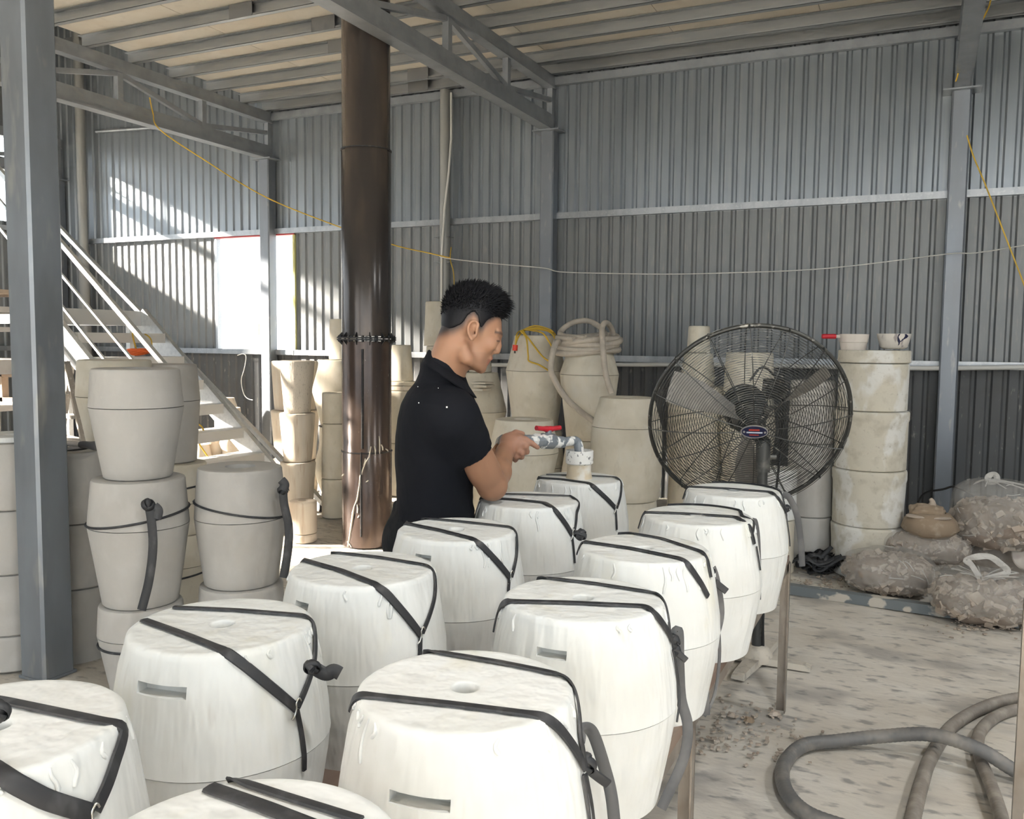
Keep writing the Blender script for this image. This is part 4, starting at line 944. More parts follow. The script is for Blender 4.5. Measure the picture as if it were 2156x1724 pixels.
tr = thing('rubber_heap', 'heap of black rubber strips on the floor beside the chalky stack', 'rubber strips', (rh_[0], rh_[1], 0))
for k in range(24):
    a0 = r_.uniform(0, 6); R0 = r_.uniform(.05, .12); tl = r_.uniform(-.9, .9); c0 = rh_+np.array((r_.uniform(-.08, .07), r_.uniform(-.05, .05), .03+r_.uniform(0, .09)))
    P = []
    for q in np.linspace(0, r_.uniform(4, 7), 22):
        x_, y_ = R0*math.cos(a0+q)*(1+.3*math.sin(2*q+k)), R0*.8*math.sin(a0+q); P.append(c0+np.array((x_, y_, abs(tl)*.5*x_+.02*math.sin(3*q+k))))
    P = np.array(P); P[:, 2] = np.maximum(P[:, 2], .006)
    MB().ribbon(P, [(math.cos(a0+i*.3)*.6, math.sin(a0+i*.3)*.6, .7) for i in range(len(P))], .026, .004).build('rubber_strip', 'rubber', tr, 50)
# flakes of dried clay on the floor
for (px, py, s_, lab) in ((1630, 1505, .035, 'pale flake of dried clay at the foot of the bench leg'), (1575, 1518, .03, 'brown flake of clay on the floor before the bench leg'), (1540, 1508, .02, 'small clay crumb left of the brown flake'), (1960, 1288, .045, 'pale clay shard beside the steel floor bar'), (2075, 1318, .04, 'thin clay strip in front of the nearest bag'), (1702, 1228, .035, 'clay shard beside the rubber heap')):
    P = atz(px, py, 0); n = 7; a_ = [2*PI*k/n for k in range(n)]; rr = [s_*random.uniform(.6, 1.1) for _ in a_]
    V = [(P[0]+q*math.cos(a), P[1]+.7*q*math.sin(a), .001) for q, a in zip(rr, a_)]+[(P[0]+.8*q*math.cos(a)+.004, P[1]+.55*q*math.sin(a), .012+.006*math.sin(3*a)) for q, a in zip(rr, a_)]
    tag(MB().add(V, [tuple(range(n))[::-1], tuple(range(n, 2*n))]+[(k, (k+1) % n, n+(k+1) % n, n+k) for k in range(n)]).build('clay_flake', 'clay_scrap' if py != 1518 else 'clay_brown'), lab, 'clay flake', 'clay flakes on the floor')
m = MB()
for k in range(420):
    if k < 170: q = (random.gauss(1740, 60), random.gauss(1222, 14))
    elif k < 280: q = (random.gauss(2080, 60), random.gauss(1318, 10))
    else: q = (random.gauss(1560, 70), random.gauss(1535, 35))
    P = atz(q[0], q[1], 0); s_ = random.uniform(.003, .011)
    R = Matrix.Rotation(random.uniform(0, 6), 3, 'Z')
    m.box((P[0], P[1], s_*.25), (s_*2, s_*1.2, s_*.7), np.array(R))
cr = m.build('clay_crumbs', 'clay_scrap', None, None, 'stuff'); cr['label'] = 'crumbs of dried clay scattered on the dusty floor'; cr['category'] = 'clay crumbs'
# ================================================================== bags of clay scrap
def chunk(c, s, r_):
    V = np.array([(x, y, z) for x in (-1, 1) for y in (-1, 1) for z in (-1, 1)], float)*np.array([r_.uniform(.5, 1), r_.uniform(.4, .9), r_.uniform(.25, .6)])*s
    V *= np.array([[r_.uniform(.6, 1.1) for _ in range(3)] for _ in range(8)])
    R = np.array(Matrix.Rotation(r_.uniform(0, 6), 3, 'Z') @ Matrix.Rotation(r_.uniform(-1, 1), 3, 'X') @ Matrix.Rotation(r_.uniform(-1, 1), 3, 'Y'))
    return V @ R.T+c, [(0, 1, 3, 2), (4, 6, 7, 5), (0, 4, 5, 1), (2, 3, 7, 6), (0, 2, 6, 4), (1, 5, 7, 3)]
def clay_bag(px, py, Y, wpx, hpx, label, seed, base_z=None, knot_px=None, fill=.75, dark=False, loop=None, deep=.8, chunks=650):
    c = aty(px, py, Y); sc = depth(c)/FPX; a, h = wpx*sc/2, hpx*sc/2; zb_ = c[2]-h
    if base_z is not None: zb_ = base_z
    zc = (zb_+c[2]+h)/2; h = (c[2]+h-zb_)/2; cc = np.array([c[0], c[1], zc])
    t = thing('clay_bag', label, 'bag', (cc[0], cc[1], zb_), 'clear plastic bags of clay scraps')
    r_ = random.Random(seed)
    V, Fc = blob(cc-(0, 0, h*(1-fill)), (a*.93, a*deep*.93, h*fill*.97), seed, .10, 5, (72, 44), flat=-h*fill*.97)
    V = V+.012*np.stack([noise3(V, 55, seed+i) for i in (3, 4, 5)], 1)
    V[:, 2] = np.maximum(V[:, 2], zb_+.004)
    MB().add(V, Fc).build('clay_mass_shaded', 'clay_mass_shaded', t, 60)
    m = MB()
    for k in range(chunks):
        u_ = r_.uniform(-1, 1); th = r_.uniform(0, 2*PI); q = math.sqrt(1-u_*u_)
        if u_ < -.85: continue
        n = np.array([q*math.cos(th), q*math.sin(th), u_]); sg = np.sign(n)*np.abs(n)**.85
        P = cc-(0, 0, h*(1-fill))+sg*np.array((a*.92, a*deep*.92, h*fill*.96))
        P[2] = max(P[2], zb_+.012); m.add(*chunk(P-(P-cc)*r_.uniform(0, .05), r_.choice((.010, .014, .018, .024, .034))*r_.uniform(.8, 1.2)*(a/.25), r_))
    m.build('clay_scraps', 'clay_scrap', t, None, 'stuff')
    V, Fc = blob(cc, (a*1.01, a*deep*1.01, h), seed+9, .055, 6, (80, 50)); V = V+.012*np.stack([noise3(V, 38, seed+i) for i in (13, 14, 15)], 1)+.006*np.stack([noise3(V, 90, seed+i) for i in (23, 24, 25)], 1); V[:, 2] = np.maximum(V[:, 2], zb_+.0015)
    if knot_px is not None:               # film gathers towards the tied neck
        K = atd(knot_px[0], knot_px[1], depth(cc)-.02)
        up_ = (V[:, 2]-cc[2])/h; g = np.clip((up_-.55)/.45, 0, 1)[:, None]**2
        V = V*(1-g)+g*(K+(V-cc)*.06)
        fo_ = MB().add(V, Fc).build('film', 'film', t, 70)
        m = MB()
        for k in range(9):
            th = 2*PI*k/9+seed; e = cc+np.array((a*.6*math.cos(th), a*.6*deep*math.sin(th), h*.72)); m.tube(spline([K, (K*.6+e*.4)+(0, 0, .012), e], 4), [.004]*8+[.001], 5)
        m.build('film_folds', 'film_thick', t, 60)
        if loop:
            Lp = [atd(q[0], q[1], depth(cc)-.03) for q in loop]; S_ = spline(Lp, 6)
            MB().ribbon(S_, [-CF+.6*CU*math.sin(i*.35) for i in range(len(S_))], .035, .003).build('handle', 'film_thick', t, 60)
        knot(K, t, .018, 'film_thick')
    else: MB().add(V, Fc).build('film', 'film', t, 70)
    m = MB()
    for k in range(16):                   # creases of the film, pale tubes standing in for its bright reflections
        i0 = r_.randrange(len(V)); p0 = V[i0]; dv = np.array((r_.uniform(-1, 1), r_.uniform(-.5, .5), r_.uniform(-.6, 1)))*a*.35
        e1 = V[np.argmin(np.linalg.norm(V-(p0+dv*.5), axis=1))]; e2 = V[np.argmin(np.linalg.norm(V-(p0+dv), axis=1))]
        if np.linalg.norm(e2-p0) < .04 or min(p0[2], e2[2]) < zb_+.02: continue
        m.tube(spline([p0, e1, e2], 5), [.001]+[.0028]*9+[.001], 5)
    m.build('film_crease_glints', 'film_thick', t, 60, 'stuff')
    return t
clay_bag(1872, 1207, 5.72, 186, 104, 'low clear bag of clay scraps leaning on the chalky stack', 21, base_z=.004, fill=.85)
clay_bag(2072, 1250, 5.35, 214, 128, 'nearest clear bag of clay scraps with its tied handles sticking up', 22, base_z=.004, knot_px=(2066, 1222), fill=.72, loop=[(2066, 1222), (2046, 1190), (2034, 1178), (2056, 1172), (2084, 1172), (2108, 1188), (2122, 1204), (2096, 1214), (2066, 1222)])
clay_bag(1948, 1163, 6.05, 176, 108, 'clear bag of clay scraps carrying a broken brown pot', 23, base_z=.13, fill=.92)
clay_bag(2096, 1168, 6.35, 160, 110, 'dark clay bag wedged between two other bags', 24, base_z=.03, dark=True, fill=.9, chunks=120)
clay_bag(2110, 1078, 6.15, 196, 156, 'big clear bag on top of the pile with a ring-shaped handle', 25, knot_px=(2080, 1013), fill=.68, loop=[(2080, 1013), (2080, 1004), (2092, 998), (2100, 1006), (2094, 1014), (2080, 1014)])
# broken pot on the second bag
pc = aty(1958, 1095, 6.0); ps = depth(pc)/FPX; pzb = aty(1958, 1128, 6.0)[2]
bp = thing('broken_pot', 'broken brown raw clay pot full of scraps on the bag', 'pot', (pc[0], pc[1], pzb))
MB().lathe([(.001, .004), (.12, .0), (.165, .05), (.15, .10), (.11, .145), (.09, .15), (.085, .14), (.12, .1), (.13, .05), (.001, .02)], (pc[0], pc[1], pzb), 40, wobble(77, .05)).build('pot', 'clay_brown', bp, 60)
V, Fc = blob((pc[0]-.02, pc[1], pzb+.15), (.10, .08, .05), 41, .25, 6); MB().add(V, Fc).build('clay_lump', 'clay_brown', bp, 60)
V, Fc = blob((pc[0]-.01, pc[1]-.06, pzb+.13), (.125, .06, .012), 42, .12, 5); MB().add(V, Fc).build('clay_rim_shard', 'clay_scrap', bp, 60)
MB().tube(spline([(pc[0], pc[1], pzb+.17), (pc[0]+.01, pc[1], pzb+.21), (pc[0]-.005, pc[1], pzb+.235)], 4), [.022]*4+[.018, .016, .014, .012, .008], 8).build('clay_stub', 'clay_scrap', bp, 60)
# pale bowl leaning at the right edge
wc = aty(2175, 1160, 6.0)
wbw = thing('leaning_bowl', 'pale round bowl leaning in the bag pile at the right edge', 'bowl', (wc[0], wc[1], wc[2]-.11))
m = MB().lathe([(.001, -.05), (.08, -.045), (.12, -.01), (.125, .03), (.118, .03), (.11, -.005), (.075, -.035), (.001, -.04)], (0, 0, 0), 36)
Rb = np.array(Vector((-.75, -.6, .35)).to_track_quat('Z', 'Y').to_matrix()); m.v = [tuple(wc+Rb @ np.array(v)) for v in m.v]; m.build('bowl', 'bowl_cream', wbw, 45)
# black cables behind the bags
tag(MB().tube(spline([np.array((-.1, 7.2, .01)), aty(1925, 1075, 7.2), aty(1945, 1040, 7.2), aty(1985, 1030, 7.2), aty(2015, 1026, 7.2), aty(2060, 1060, 7.2), np.array((.5, 7.2, .01))], 8), .008, 6).build('cable', 'cable_black', None, 60), 'black cable arching behind the broken pot', 'cable')
# ================================================================== hose coil, cables, wires
def at_Y(pts, Y): return [aty(q[0], q[1], Y+(q[2] if len(q) > 2 else 0)) for q in pts]
hc = thing('coiled_hose', 'beige flexible hose coiled over a barrel mould', 'hose', aty(1238, 742, 6.15))
C0 = aty(1236, 730, 6.15); sc = depth(C0)/FPX; P = []
for i in range(150):
    a = 2*PI*i/34+2.6; q = i/149
    P.append(C0+np.array((math.cos(a)*(66+4*math.sin(i*.3))*sc, math.sin(a)*(60+5*math.cos(i*.21))*sc, -.035+.115*q+.018*math.sin(a*1.0+.7*q)+.008*math.sin(i*.5))))
tail0 = at_Y([(1172, 720, -.25), (1160, 770, -.28), (1168, 800, -.26), (1192, 838, -.24), (1225, 868, -.3), (1262, 895, -.5)], 6.15)
MB().tube(spline(P[::3], 4), .0225, 10).build('coil', 'hose_beige', hc, 60)
MB().tube(spline([P[0]]+tail0, 8), .0225, 10).build('lower_run', 'hose_beige', hc, 60)
MB().tube(spline([P[-1]]+at_Y([(1180, 705, -.1), (1200, 682, 0), (1235, 675, .05), (1262, 688, .05), (1275, 705, .0)], 6.15), 8), .021, 10).build('top_loop', 'hose_beige', hc, 60)
MB().tube(spline(at_Y([(1292, 745, .1), (1290, 700, .05), (1278, 680, -.1), (1268, 690, -.2), (1270, 740, -.27), (1276, 790, -.26), (1288, 828, -.25)], 6.15), 8), .021, 10).build('side_run', 'hose_beige', hc, 60)
yc = thing('yellow_cable_bundle', 'tangle of thin yellow cables with a red plug over the barrel mould', 'cable', aty(1126, 706, 6.3))
YC = [[(1085, 728, -.26), (1088, 705, -.24), (1096, 697, -.1), (1130, 690, 0), (1165, 700, .0)],
      [(1083, 735, -.26), (1092, 708, -.22), (1110, 694, -.05), (1150, 696, -.05), (1168, 712, -.1), (1162, 740, -.22)],
      [(1096, 697, -.2), (1108, 712, -.24), (1112, 748, -.28), (1114, 760, -.29), (1135, 768, -.29), (1158, 782, -.28)],
      [(1100, 696, -.2), (1120, 722, -.25), (1142, 750, -.27), (1162, 764, -.27)],
      [(1105, 694, -.1), (1140, 700, -.2), (1155, 718, -.23), (1164, 735, -.22)],
      [(1095, 698, 0), (1125, 686, .05), (1158, 694, .05), (1170, 706, 0)]]
for q in YC: MB().tube(spline(at_Y(q, 6.3), 8), .0065, 6).build('cable', 'cable_yellow', yc, 60)
pg = at_Y([(1085, 726, -.26), (1084, 738, -.26)], 6.3); MB().tube(pg, .02, 10).build('plug', 'plug_red', yc, 60)
MB().tube([pg[1], pg[1]-(0, 0, .02)], .006, 6).build('plug_pin', 'iron_black', yc)
tag(MB().tube(spline([atx(315, 205, -6.88), atx(322, 238, -6.86), aty(336, 272, 6.2), aty(420, 330, 6.6), aty(560, 415, 7.2), aty(716, 478, 7.6), aty(830, 516, 7.8), aty(900, 532, 7.95), aty(948, 543, 8.0)], 10), .006, 6).build('yellow_wire', 'cable_yellow', None, 60), 'long yellow wire sagging from the left truss past the stove pipe', 'wire')
tag(MB().tube(spline(at_Y([(950, 520), (948, 545), (955, 575), (955, 612), (945, 660)], 8.0), 8), .005, 6).build('yellow_wire', 'cable_yellow', None, 60), 'short yellow wire hanging down behind the man’s head', 'wire')
tag(MB().tube(spline(at_Y([(925, 540), (950, 545), (1040, 555), (1143, 564), (1178, 572), (1260, 575), (1400, 577), (1545, 574), (1740, 565), (1990, 535), (2200, 508)], 7.95)+[np.array((XR-.05, 7.95, 3.0))], 8), .005, 6).build('white_wire', 'cable_white', None, 60), 'thin white wire strung along the whole back wall', 'wire')
tag(MB().tube(spline(at_Y([(2036, 285), (2050, 330), (2075, 390), (2110, 480), (2160, 610), (2190, 700)], 7.9)+[np.array((1.15, 7.9, .8)), np.array((1.3, 7.8, .02))], 8), .006, 6).build('yellow_wire', 'cable_yellow', None, 60), 'yellow wire running down beside the right column', 'wire')
tag(MB().tube(spline(at_Y([(2086, 0), (2075, 30), (2030, 110), (2016, 160), (2012, 172)], 7.6), 8), .006, 6).build('yellow_wire', 'cable_yellow', None, 60), 'yellow wire tied along the truss at the upper right', 'wire')
# chipped slabs on the bulging mould
for k, (px, py, wd) in enumerate(((1010, 806, 34), (1014, 812, 30), (1008, 820, 26))):
    P = aty(px, py, 6.27); s_ = depth(P)/FPX
    tag(MB().bx((P[0]-wd*s_*.5, P[1]-.03, P[2]-.008), (P[0]+wd*s_*.5, P[1]+.12, P[2]+.006)).build('plaster_slab', 'plaster_warm'), ('upper', 'middle', 'lower')[k]+' thin plaster slab stuck on the bulging mould by the man’s collar', 'slab', 'thin slabs by the collar')
# ================================================================== galvanised stair
SY1, SY2 = 5.0, 5.95
stt = thing('steel_stair', 'galvanised steel stair with open treads rising to the left', 'stair', (-5.0, 5.5, 0))
def sline(z): return -4.60-(z)*1.112          # x of the pitch line at height z (tread nose line)
NT = 7
for k in range(NT):
    z = .300+.205*k; x = -5.05-.2275*k
    MB().bx((x-.12, SY1+.02, z-.03), (x+.12, SY2-.02, z)).bx((x+.1202, SY1+.02, z-.085), (x+.13, SY2-.02, z)).bx((x-.13, SY1+.02, z-.055), (x-.1202, SY2-.02, z)).build('tread', 'tread_lit', stt)
xb, zb2 = -6.64, 1.69
ld_ = MB().bx((-8.3, SY1, 1.70), (-6.66, SY2, 1.735)); ld_.build('landing_plate', 'tread_lit', stt)
MB().bx((-6.66, SY1, 1.60), (-6.60, SY2, 1.735)).build('landing_edge', 'tread_lit', stt)
for y in (SY1+.02, SY2-.02): MB().bx((-8.3, y-.02, 1.60), (-6.66, y+.02, 1.70)).build('landing_joist', 'zinc_bright', stt)
for x_, y in ((-8.2, SY1+.03), (-8.2, SY2-.03), (-6.72, SY2-.03)): MB().bx((x_-.025, y-.025, 0), (x_+.025, y+.025, 1.6)).build('support_post', 'zinc_bright', stt)
for y in (SY1, SY2):
    m = MB(); a = np.array((-4.82, y, .07)); b = np.array((xb, y, zb2))
    m.bar(a, b, .012, .16); n_ = np.array((b[2]-a[2], 0, -(b[0]-a[0]))); n_ /= np.linalg.norm(n_); n_ = n_ if n_[2] > 0 else -n_
    yo = y+(.02 if y == SY2 else -.02)
    m.bar(a+n_*.085+(0, yo-y, 0), b+n_*.085+(0, yo-y, 0), .05, .01); m.bar(a-n_*.085+(0, yo-y, 0), b-n_*.085+(0, yo-y, 0), .05, .01); m.build('stringer', 'zinc_bright', stt)
def rail(p, q, Y, wd, name='rail', ext=.6):
    a, b = aty(*p, Y), aty(*q, Y); d = a-b; MB().bar(a+d*ext, b-d*.12, wd, wd).build(name, 'zinc_bright', stt)
rail((97, 474), (341, 762), SY1, .038, 'handrail', .9)
rail((98, 540), (275, 753), SY1, .02, 'rail', 1.1)
rail((101, 607), (217, 753), SY1, .02, 'rail', 1.6)
a, b = aty(143, 498, SY2+.09), aty(584, 958, SY2+.09); MB().bar(a+(a-b)*.1, b+(b-a)*(b[2]/(a[2]-b[2])), .05, .035).build('handrail', 'zinc_bright', stt)
pp = aty(121, 820, SY1+.02); MB().bx((pp[0]-.025, SY1-.005, 0), (pp[0]+.025, SY1+.045, 1.45)).build('support_post', 'zinc_bright', stt)
pp = aty(150, 820, SY2+.01); MB().bx((pp[0]-.025, SY2-.045, 0), (pp[0]+.025, SY2+.005, 1.5)).build('support_post', 'zinc_bright', stt)
# orange cable bundle on a tread, yellow cables
oc = thing('orange_cable_coil', 'orange extension cable coiled on a stair tread', 'cable', aty(290, 745, 5.6)); C0 = atx(290, 748, -6.19)+np.array((0, 0, .018))
for k in range(5):
    MB().tube([C0+np.array(((.055+.008*k)*math.cos(a)*1.3, .09*math.sin(a), .006*k+.012*math.sin(2*a+k))) for a in np.linspace(0, 2*PI, 28, endpoint=False)], .008, 6, closed=True).build('loop', 'cable_orange', oc, 60)
MB().tube(spline([C0, atx(284, 725, -6.19), atx(279, 702, -6.19), atx(283, 692, -6.19)], 6), .007, 6).build('end', 'cable_yellow', oc, 60)
tag(MB().tube(spline(at_Y([(320, 735), (318, 715), (306, 704), (300, 712)], 5.7), 6), .006, 6).build('hanging_cable', 'cable_yellow', None, 60), 'short yellow cord arched beside the orange cable coil', 'cable')
tag(MB().tube(spline(at_Y([(400, 885), (418, 893), (428, 905), (424, 930), (420, 935), (438, 962), (446, 975)], 5.6), 6), .007, 6).build('hanging_cable', 'cable_yellow', None, 60), 'yellow cord hanging through the lower stair treads', 'cable')
tag(MB().tube(spline(at_Y([(500, 748), (512, 745), (518, 752), (514, 778), (508, 800), (512, 825), (520, 838), (532, 842)], 8.1), 6), .005, 6).build('pale_cable', 'cable_white', None, 60), 'pale cord hanging below the bright window', 'cable')
# dusty stepladder under the stair
lad = thing('step_ladder', 'dusty grey wooden stepladder leaning under the stair', 'ladder', (*aty(160, 900, 4.65)[:2], 0))
T0, B0 = aty(140, 762, 4.7), aty(190, 990, 4.55); T1, B1 = aty(150, 770, 5.0), aty(118, 990, 4.85)
B0 = B0+(B0-T0)*((B0[2])/(T0[2]-B0[2])); B1 = B1+(B1-T1)*(B1[2]/(T1[2]-B1[2]))
for (a, b) in ((T0, B0), (T1, B1)): MB().bar(a, b, .045, .03).build('side_rail', 'wood_grey', lad)
for k in range(6):
    q = .18+.14*k; a = T0+(B0-T0)*q; b = T1+(B1-T1)*q; MB().bar(a, b, .10, .025).build('step', 'wood_grey', lad)
# rack with boards at the left edge
rk = thing('storage_rack', 'pale rack of boards and wooden frames at the left edge', 'rack', (*aty(-20, 800, 4.0)[:2], 0))
for py, th, mt in ((615, .03, 'wood_pale'), (652, .04, 'board_pale'), (693, .03, 'board_pale'), (772, .10, 'board_pale'), (858, .04, 'board_pale')):
    P = aty(0, py, 4.0); MB().bx((P[0]-.9, 3.92, P[2]-th/2), (P[0]+.09, 4.3, P[2]+th/2)).build('shelf', mt, rk)
P = aty(6, 900, 4.0); MB().bx((P[0]-.02, 3.93, 0), (P[0]+.02, 3.97, 2.0)).build('upright', 'board_pale', rk)
MB().bx((P[0]-.9, 3.93, 0), (P[0]-.86, 3.97, 2.0)).build('upright', 'board_pale', rk)
P = aty(16, 815, 3.98); fr = thing('wooden_frame', 'pale wooden frame standing on the rack at the left edge', 'frame', (P[0], P[1], aty(0, 854, 4.0)[2]+.02)); z0 = aty(0, 854, 4.0)[2]+.026; z1 = aty(0, 783, 4.0)[2]
for (a, b) in (((-.15, z0+.015), (.07, z0+.015)), ((-.15, z1-.02), (.03, z1-.02)), ((-.14, z0), (-.14, z1)), ((.06, z0), (.02, z1))):
    MB().bar((P[0]+a[0], 4.05, a[1]), (P[0]+b[0], 4.05, b[1]), .03, .05, (0, 1, 0)).build('frame_bar', 'wood_pale', fr)
# board and tool lying on the left moulds
P = aty(150, 936, 2.82); zt = aty(150, 945, 2.82)[2]+.0
bdv = tag(MB().bx((P[0]-.20, P[1]-.06, zt), (P[0]+.02, P[1]+.16, zt+.014)).build('plaster_board', 'board_pale'), 'thin pale board on the mould right of the big column', 'board')
tl = thing('hand_tool', 'long tool with dusty black grip lying on the left moulds', 'tool', (P[0], P[1], zt+.02))
a, b, c = aty(95, 921, 2.78), aty(170, 929, 2.78), aty(213, 933, 2.78)
for q in (a, b, c): q[2] = zt+.032
MB().tube([a, b], .012, 8).build('shaft', 'board_pale', tl, 60); MB().tube(spline([b, (b+c)/2, c], 3), [.016, .018, .017, .018, .022, .024, .022], 10).build('grip', 'rubber_dusty', tl, 60)
P = aty(15, 916, 2.62); zt = aty(22, 926, 2.62)[2]
tag(MB().lathe([(.001, 0), (.16, 0), (.16, .022), (.05, .022), (.045, .01), (.001, .01)], (P[0], P[1]+.02, zt+.001), 40).build('lid_mould', 'plaster_white', None, 45), 'flat white plaster lid on the mould left of the big column', 'lid')
# ================================================================== the man
class Field:
    def __init__(s, lo, hi, h):
        s.h = h; s.lo = np.array(lo, float); s.n = np.ceil((np.array(hi)-s.lo)/h).astype(int)+1
        s.ax = [s.lo[i]+h*np.arange(s.n[i]) for i in range(3)]; s.f = np.full(tuple(s.n), .5, np.float32)
    def sub(s, lo, hi):
        a = np.clip(np.floor((np.array(lo)-s.lo)/s.h).astype(int), 0, s.n); b = np.clip(np.ceil((np.array(hi)-s.lo)/s.h).astype(int)+1, 0, s.n)
        sl = tuple(slice(a[i], b[i]) for i in range(3))
        P = np.stack(np.meshgrid(*[s.ax[i][sl[i]] for i in range(3)], indexing='ij'), -1)
        return sl, P
    def _mix(s, sl, d, k, op):
        f = s.f[sl]
        if op == 'u': hh = np.clip(.5+.5*(f-d)/k, 0, 1); s.f[sl] = f*(1-hh)+d*hh-k*hh*(1-hh)
        elif op == 's': d = -d; hh = np.clip(.5-.5*(f-d)/k, 0, 1); s.f[sl] = f*(1-hh)+d*hh+k*hh*(1-hh)
    def cap(s, a, b, ra, rb, k=.01, op='u'):
        a = np.asarray(a, float); b = np.asarray(b, float); R = max(ra, rb)+k*2+.01
        sl, P = s.sub(np.minimum(a, b)-R, np.maximum(a, b)+R)
        if P.size == 0: return s
        ab = b-a; t = np.clip(((P-a)@ab)/(ab@ab+1e-12), 0, 1); d = np.linalg.norm(P-a-t[..., None]*ab, axis=-1)-(ra+(rb-ra)*t)
        s._mix(sl, d, k, op); return s
    def ell(s, c, r, R=None, k=.01, op='u'):
        c = np.asarray(c, float); r = np.asarray(r, float); m = r.max()+k*2+.01
        sl, P = s.sub(c-m, c+m)
        if P.size == 0: return s
        q = (P-c)@(np.asarray(R) if R is not None else np.eye(3)); n = np.linalg.norm(q/r, axis=-1); g = np.linalg.norm(q/r**2, axis=-1)+1e-9
        s._mix(sl, n*(n-1)/g, k, op); return s
    def func(s, fn, lo, hi, k=.01, op='u'):
        sl, P = s.sub(lo, hi); d = fn(P)
        if op == 'max': s.f[sl] = np.maximum(s.f[sl], d)
        else: s._mix(sl, d, k, op)
        return s
    def nets(s, smooth=1):
        f = s.f; ins = f < 0; n = s.n-1; cnt = np.zeros(tuple(n), np.float32); acc = np.zeros(tuple(n)+(3,), np.float32)
        cor = [(i, j, k) for i in (0, 1) for j in (0, 1) for k in (0, 1)]
        def cs(o): return tuple(slice(o[i], o[i]+n[i]) for i in range(3))
        for o in cor:
            for ax in range(3):
                if o[ax]: continue
                o2 = list(o); o2[ax] = 1; A, B = f[cs(o)], f[cs(o2)]; m = (A < 0) != (B < 0)
                if not m.any(): continue
                t = A[m]/(A[m]-B[m]); p = np.tile(np.array(o, np.float32), (len(t), 1)); p[:, ax] += t; acc[m] += p; cnt[m] += 1
        act = cnt > 0; idx = np.full(tuple(n), -1, np.int64); I = np.argwhere(act); idx[act] = np.arange(len(I))
        V = s.lo+(I+acc[act]/cnt[act][:, None])*s.h; Fq = []
        for ax in range(3):
            u_, v_ = (ax+1) % 3, (ax+2) % 3; sh = list(s.n); sh[ax] -= 1
            a = [slice(0, s.n[i]) for i in range(3)]; b = list(a); a[ax] = slice(0, s.n[ax]-1); b[ax] = slice(1, s.n[ax])
            A, B = ins[tuple(a)], ins[tuple(b)]; E = np.argwhere(A != B)
            E = E[(E[:, u_] > 0) & (E[:, v_] > 0) & (E[:, u_] < n[u_]) & (E[:, v_] < n[v_])]
            if not len(E): continue
            def cell(du, dv): q = E.copy(); q[:, u_] -= du; q[:, v_] -= dv; return idx[q[:, 0], q[:, 1], q[:, 2]]
            Q = np.stack([cell(1, 1), cell(0, 1), cell(0, 0), cell(1, 0)], 1); fl = ~A[E[:, 0], E[:, 1], E[:, 2]]; Q[fl] = Q[fl][:, ::-1]; Fq.append(Q)
        Fq = np.concatenate(Fq); Fq = Fq[(Fq >= 0).all(1)]
        for _ in range(smooth):
            S = np.zeros_like(V); c = np.zeros(len(V))
            for i in range(4):
                a, b = Fq[:, i], Fq[:, (i+1) % 4]; np.add.at(S, a, V[b]); np.add.at(S, b, V[a]); np.add.at(c, a, 1); np.add.at(c, b, 1)
            V = V*.5+.5*S/np.maximum(c, 1)[:, None]
        return V, Fq
def pxy(P):
    Q = P-CAM; z = Q@CF; return CX+FPX*(Q@CR)/z, CY-FPX*(Q@CU)/z, z
man = thing('person', 'young man in a black polo shirt holding the filling valve', 'person', (*atd(905, 1120, 2.66)[:2], 0))
# ---- head frame (turned a little away from the camera, bowed)
HD = 2.50; HC = atd(995, 690, HD); kk = HD/FPX; ph = math.radians(10)
ha = CR*math.cos(ph)+CF*math.sin(ph); hs = -CR*math.sin(ph)+CF*math.cos(ph); hb_ = CU
HR = np.stack([ha, hb_, hs], 1)
def hp(x, y, s_=0.): return HC+ha*(x-995)*kk+hb_*(690-y)*kk+hs*s_
def hloc(P): q = (P-HC)@HR; return 995+q[..., 0]/kk, 690-q[..., 1]/kk, q[..., 2]
def tilt(deg):
    a = math.radians(deg); c_, s_ = math.cos(a), math.sin(a); return HR@np.array([[c_, s_, 0], [-s_, c_, 0], [0, 0, 1.]])   # positive: nose down
pts_all = [hp(930, 600, -.1), hp(1060, 600, .1), hp(1060, 600, -.1), hp(1060, 780, -.1), atd(1085, 1050, 2.5), atd(830, 800, 2.3), atd(1140, 1060, 2.95), atd(1140, 900, 2.95), atd(900, 800, 2.3)]
lo = np.min(pts_all, 0)-.04; hi = np.max(pts_all, 0)+.04; lo[2] = 1.0
B = Field(lo, hi, .0042)
# skull and face
B.ell(hp(993, 668), (60*kk, 56*kk, .0745), tilt(12), .001)
B.ell(hp(968, 690), (.047, .050, .062), tilt(12), .02)
B.ell(hp(1014, 700), (.0545, .064, .060), tilt(22), .02)
B.ell(hp(1006, 742), (.038, .046, .047), tilt(25), .02)
for sg in (-1, 1):
    B.cap(hp(972, 735, sg*.054), hp(978, 757, sg*.051), .014, .014, .02)
    B.cap(hp(978, 757, sg*.050), hp(1010, 773, sg*.014), .014, .012, .018)
    B.ell(hp(1028, 727, sg*.040), (.020, .018, .018), tilt(20), .016)
    B.cap(hp(1052, 705, sg*.012), hp(1045, 702, sg*.042), .0075, .007, .012)
    B.ell(hp(1050, 718, sg*.030), (.012, .010, .014), tilt(20), .010, 's')
    B.ell(hp(1041, 718, sg*.029), (.0125, .0115, .0145), tilt(20), .005)
    B.cap(hp(1040, 741, sg*.010), hp(1037, 741, sg*.013), .007, .006, .005)
B.ell(hp(1014, 773), (.014, .012, .018), None, .012)
B.cap(hp(1050, 710), hp(1051, 727), .0065, .008, .010)
B.cap(hp(1051, 727), hp(1047, 738), .008, .0105, .006)
B.cap(hp(1030, 754, -.018), hp(1030, 754, .018), .0085, .0085, .008)
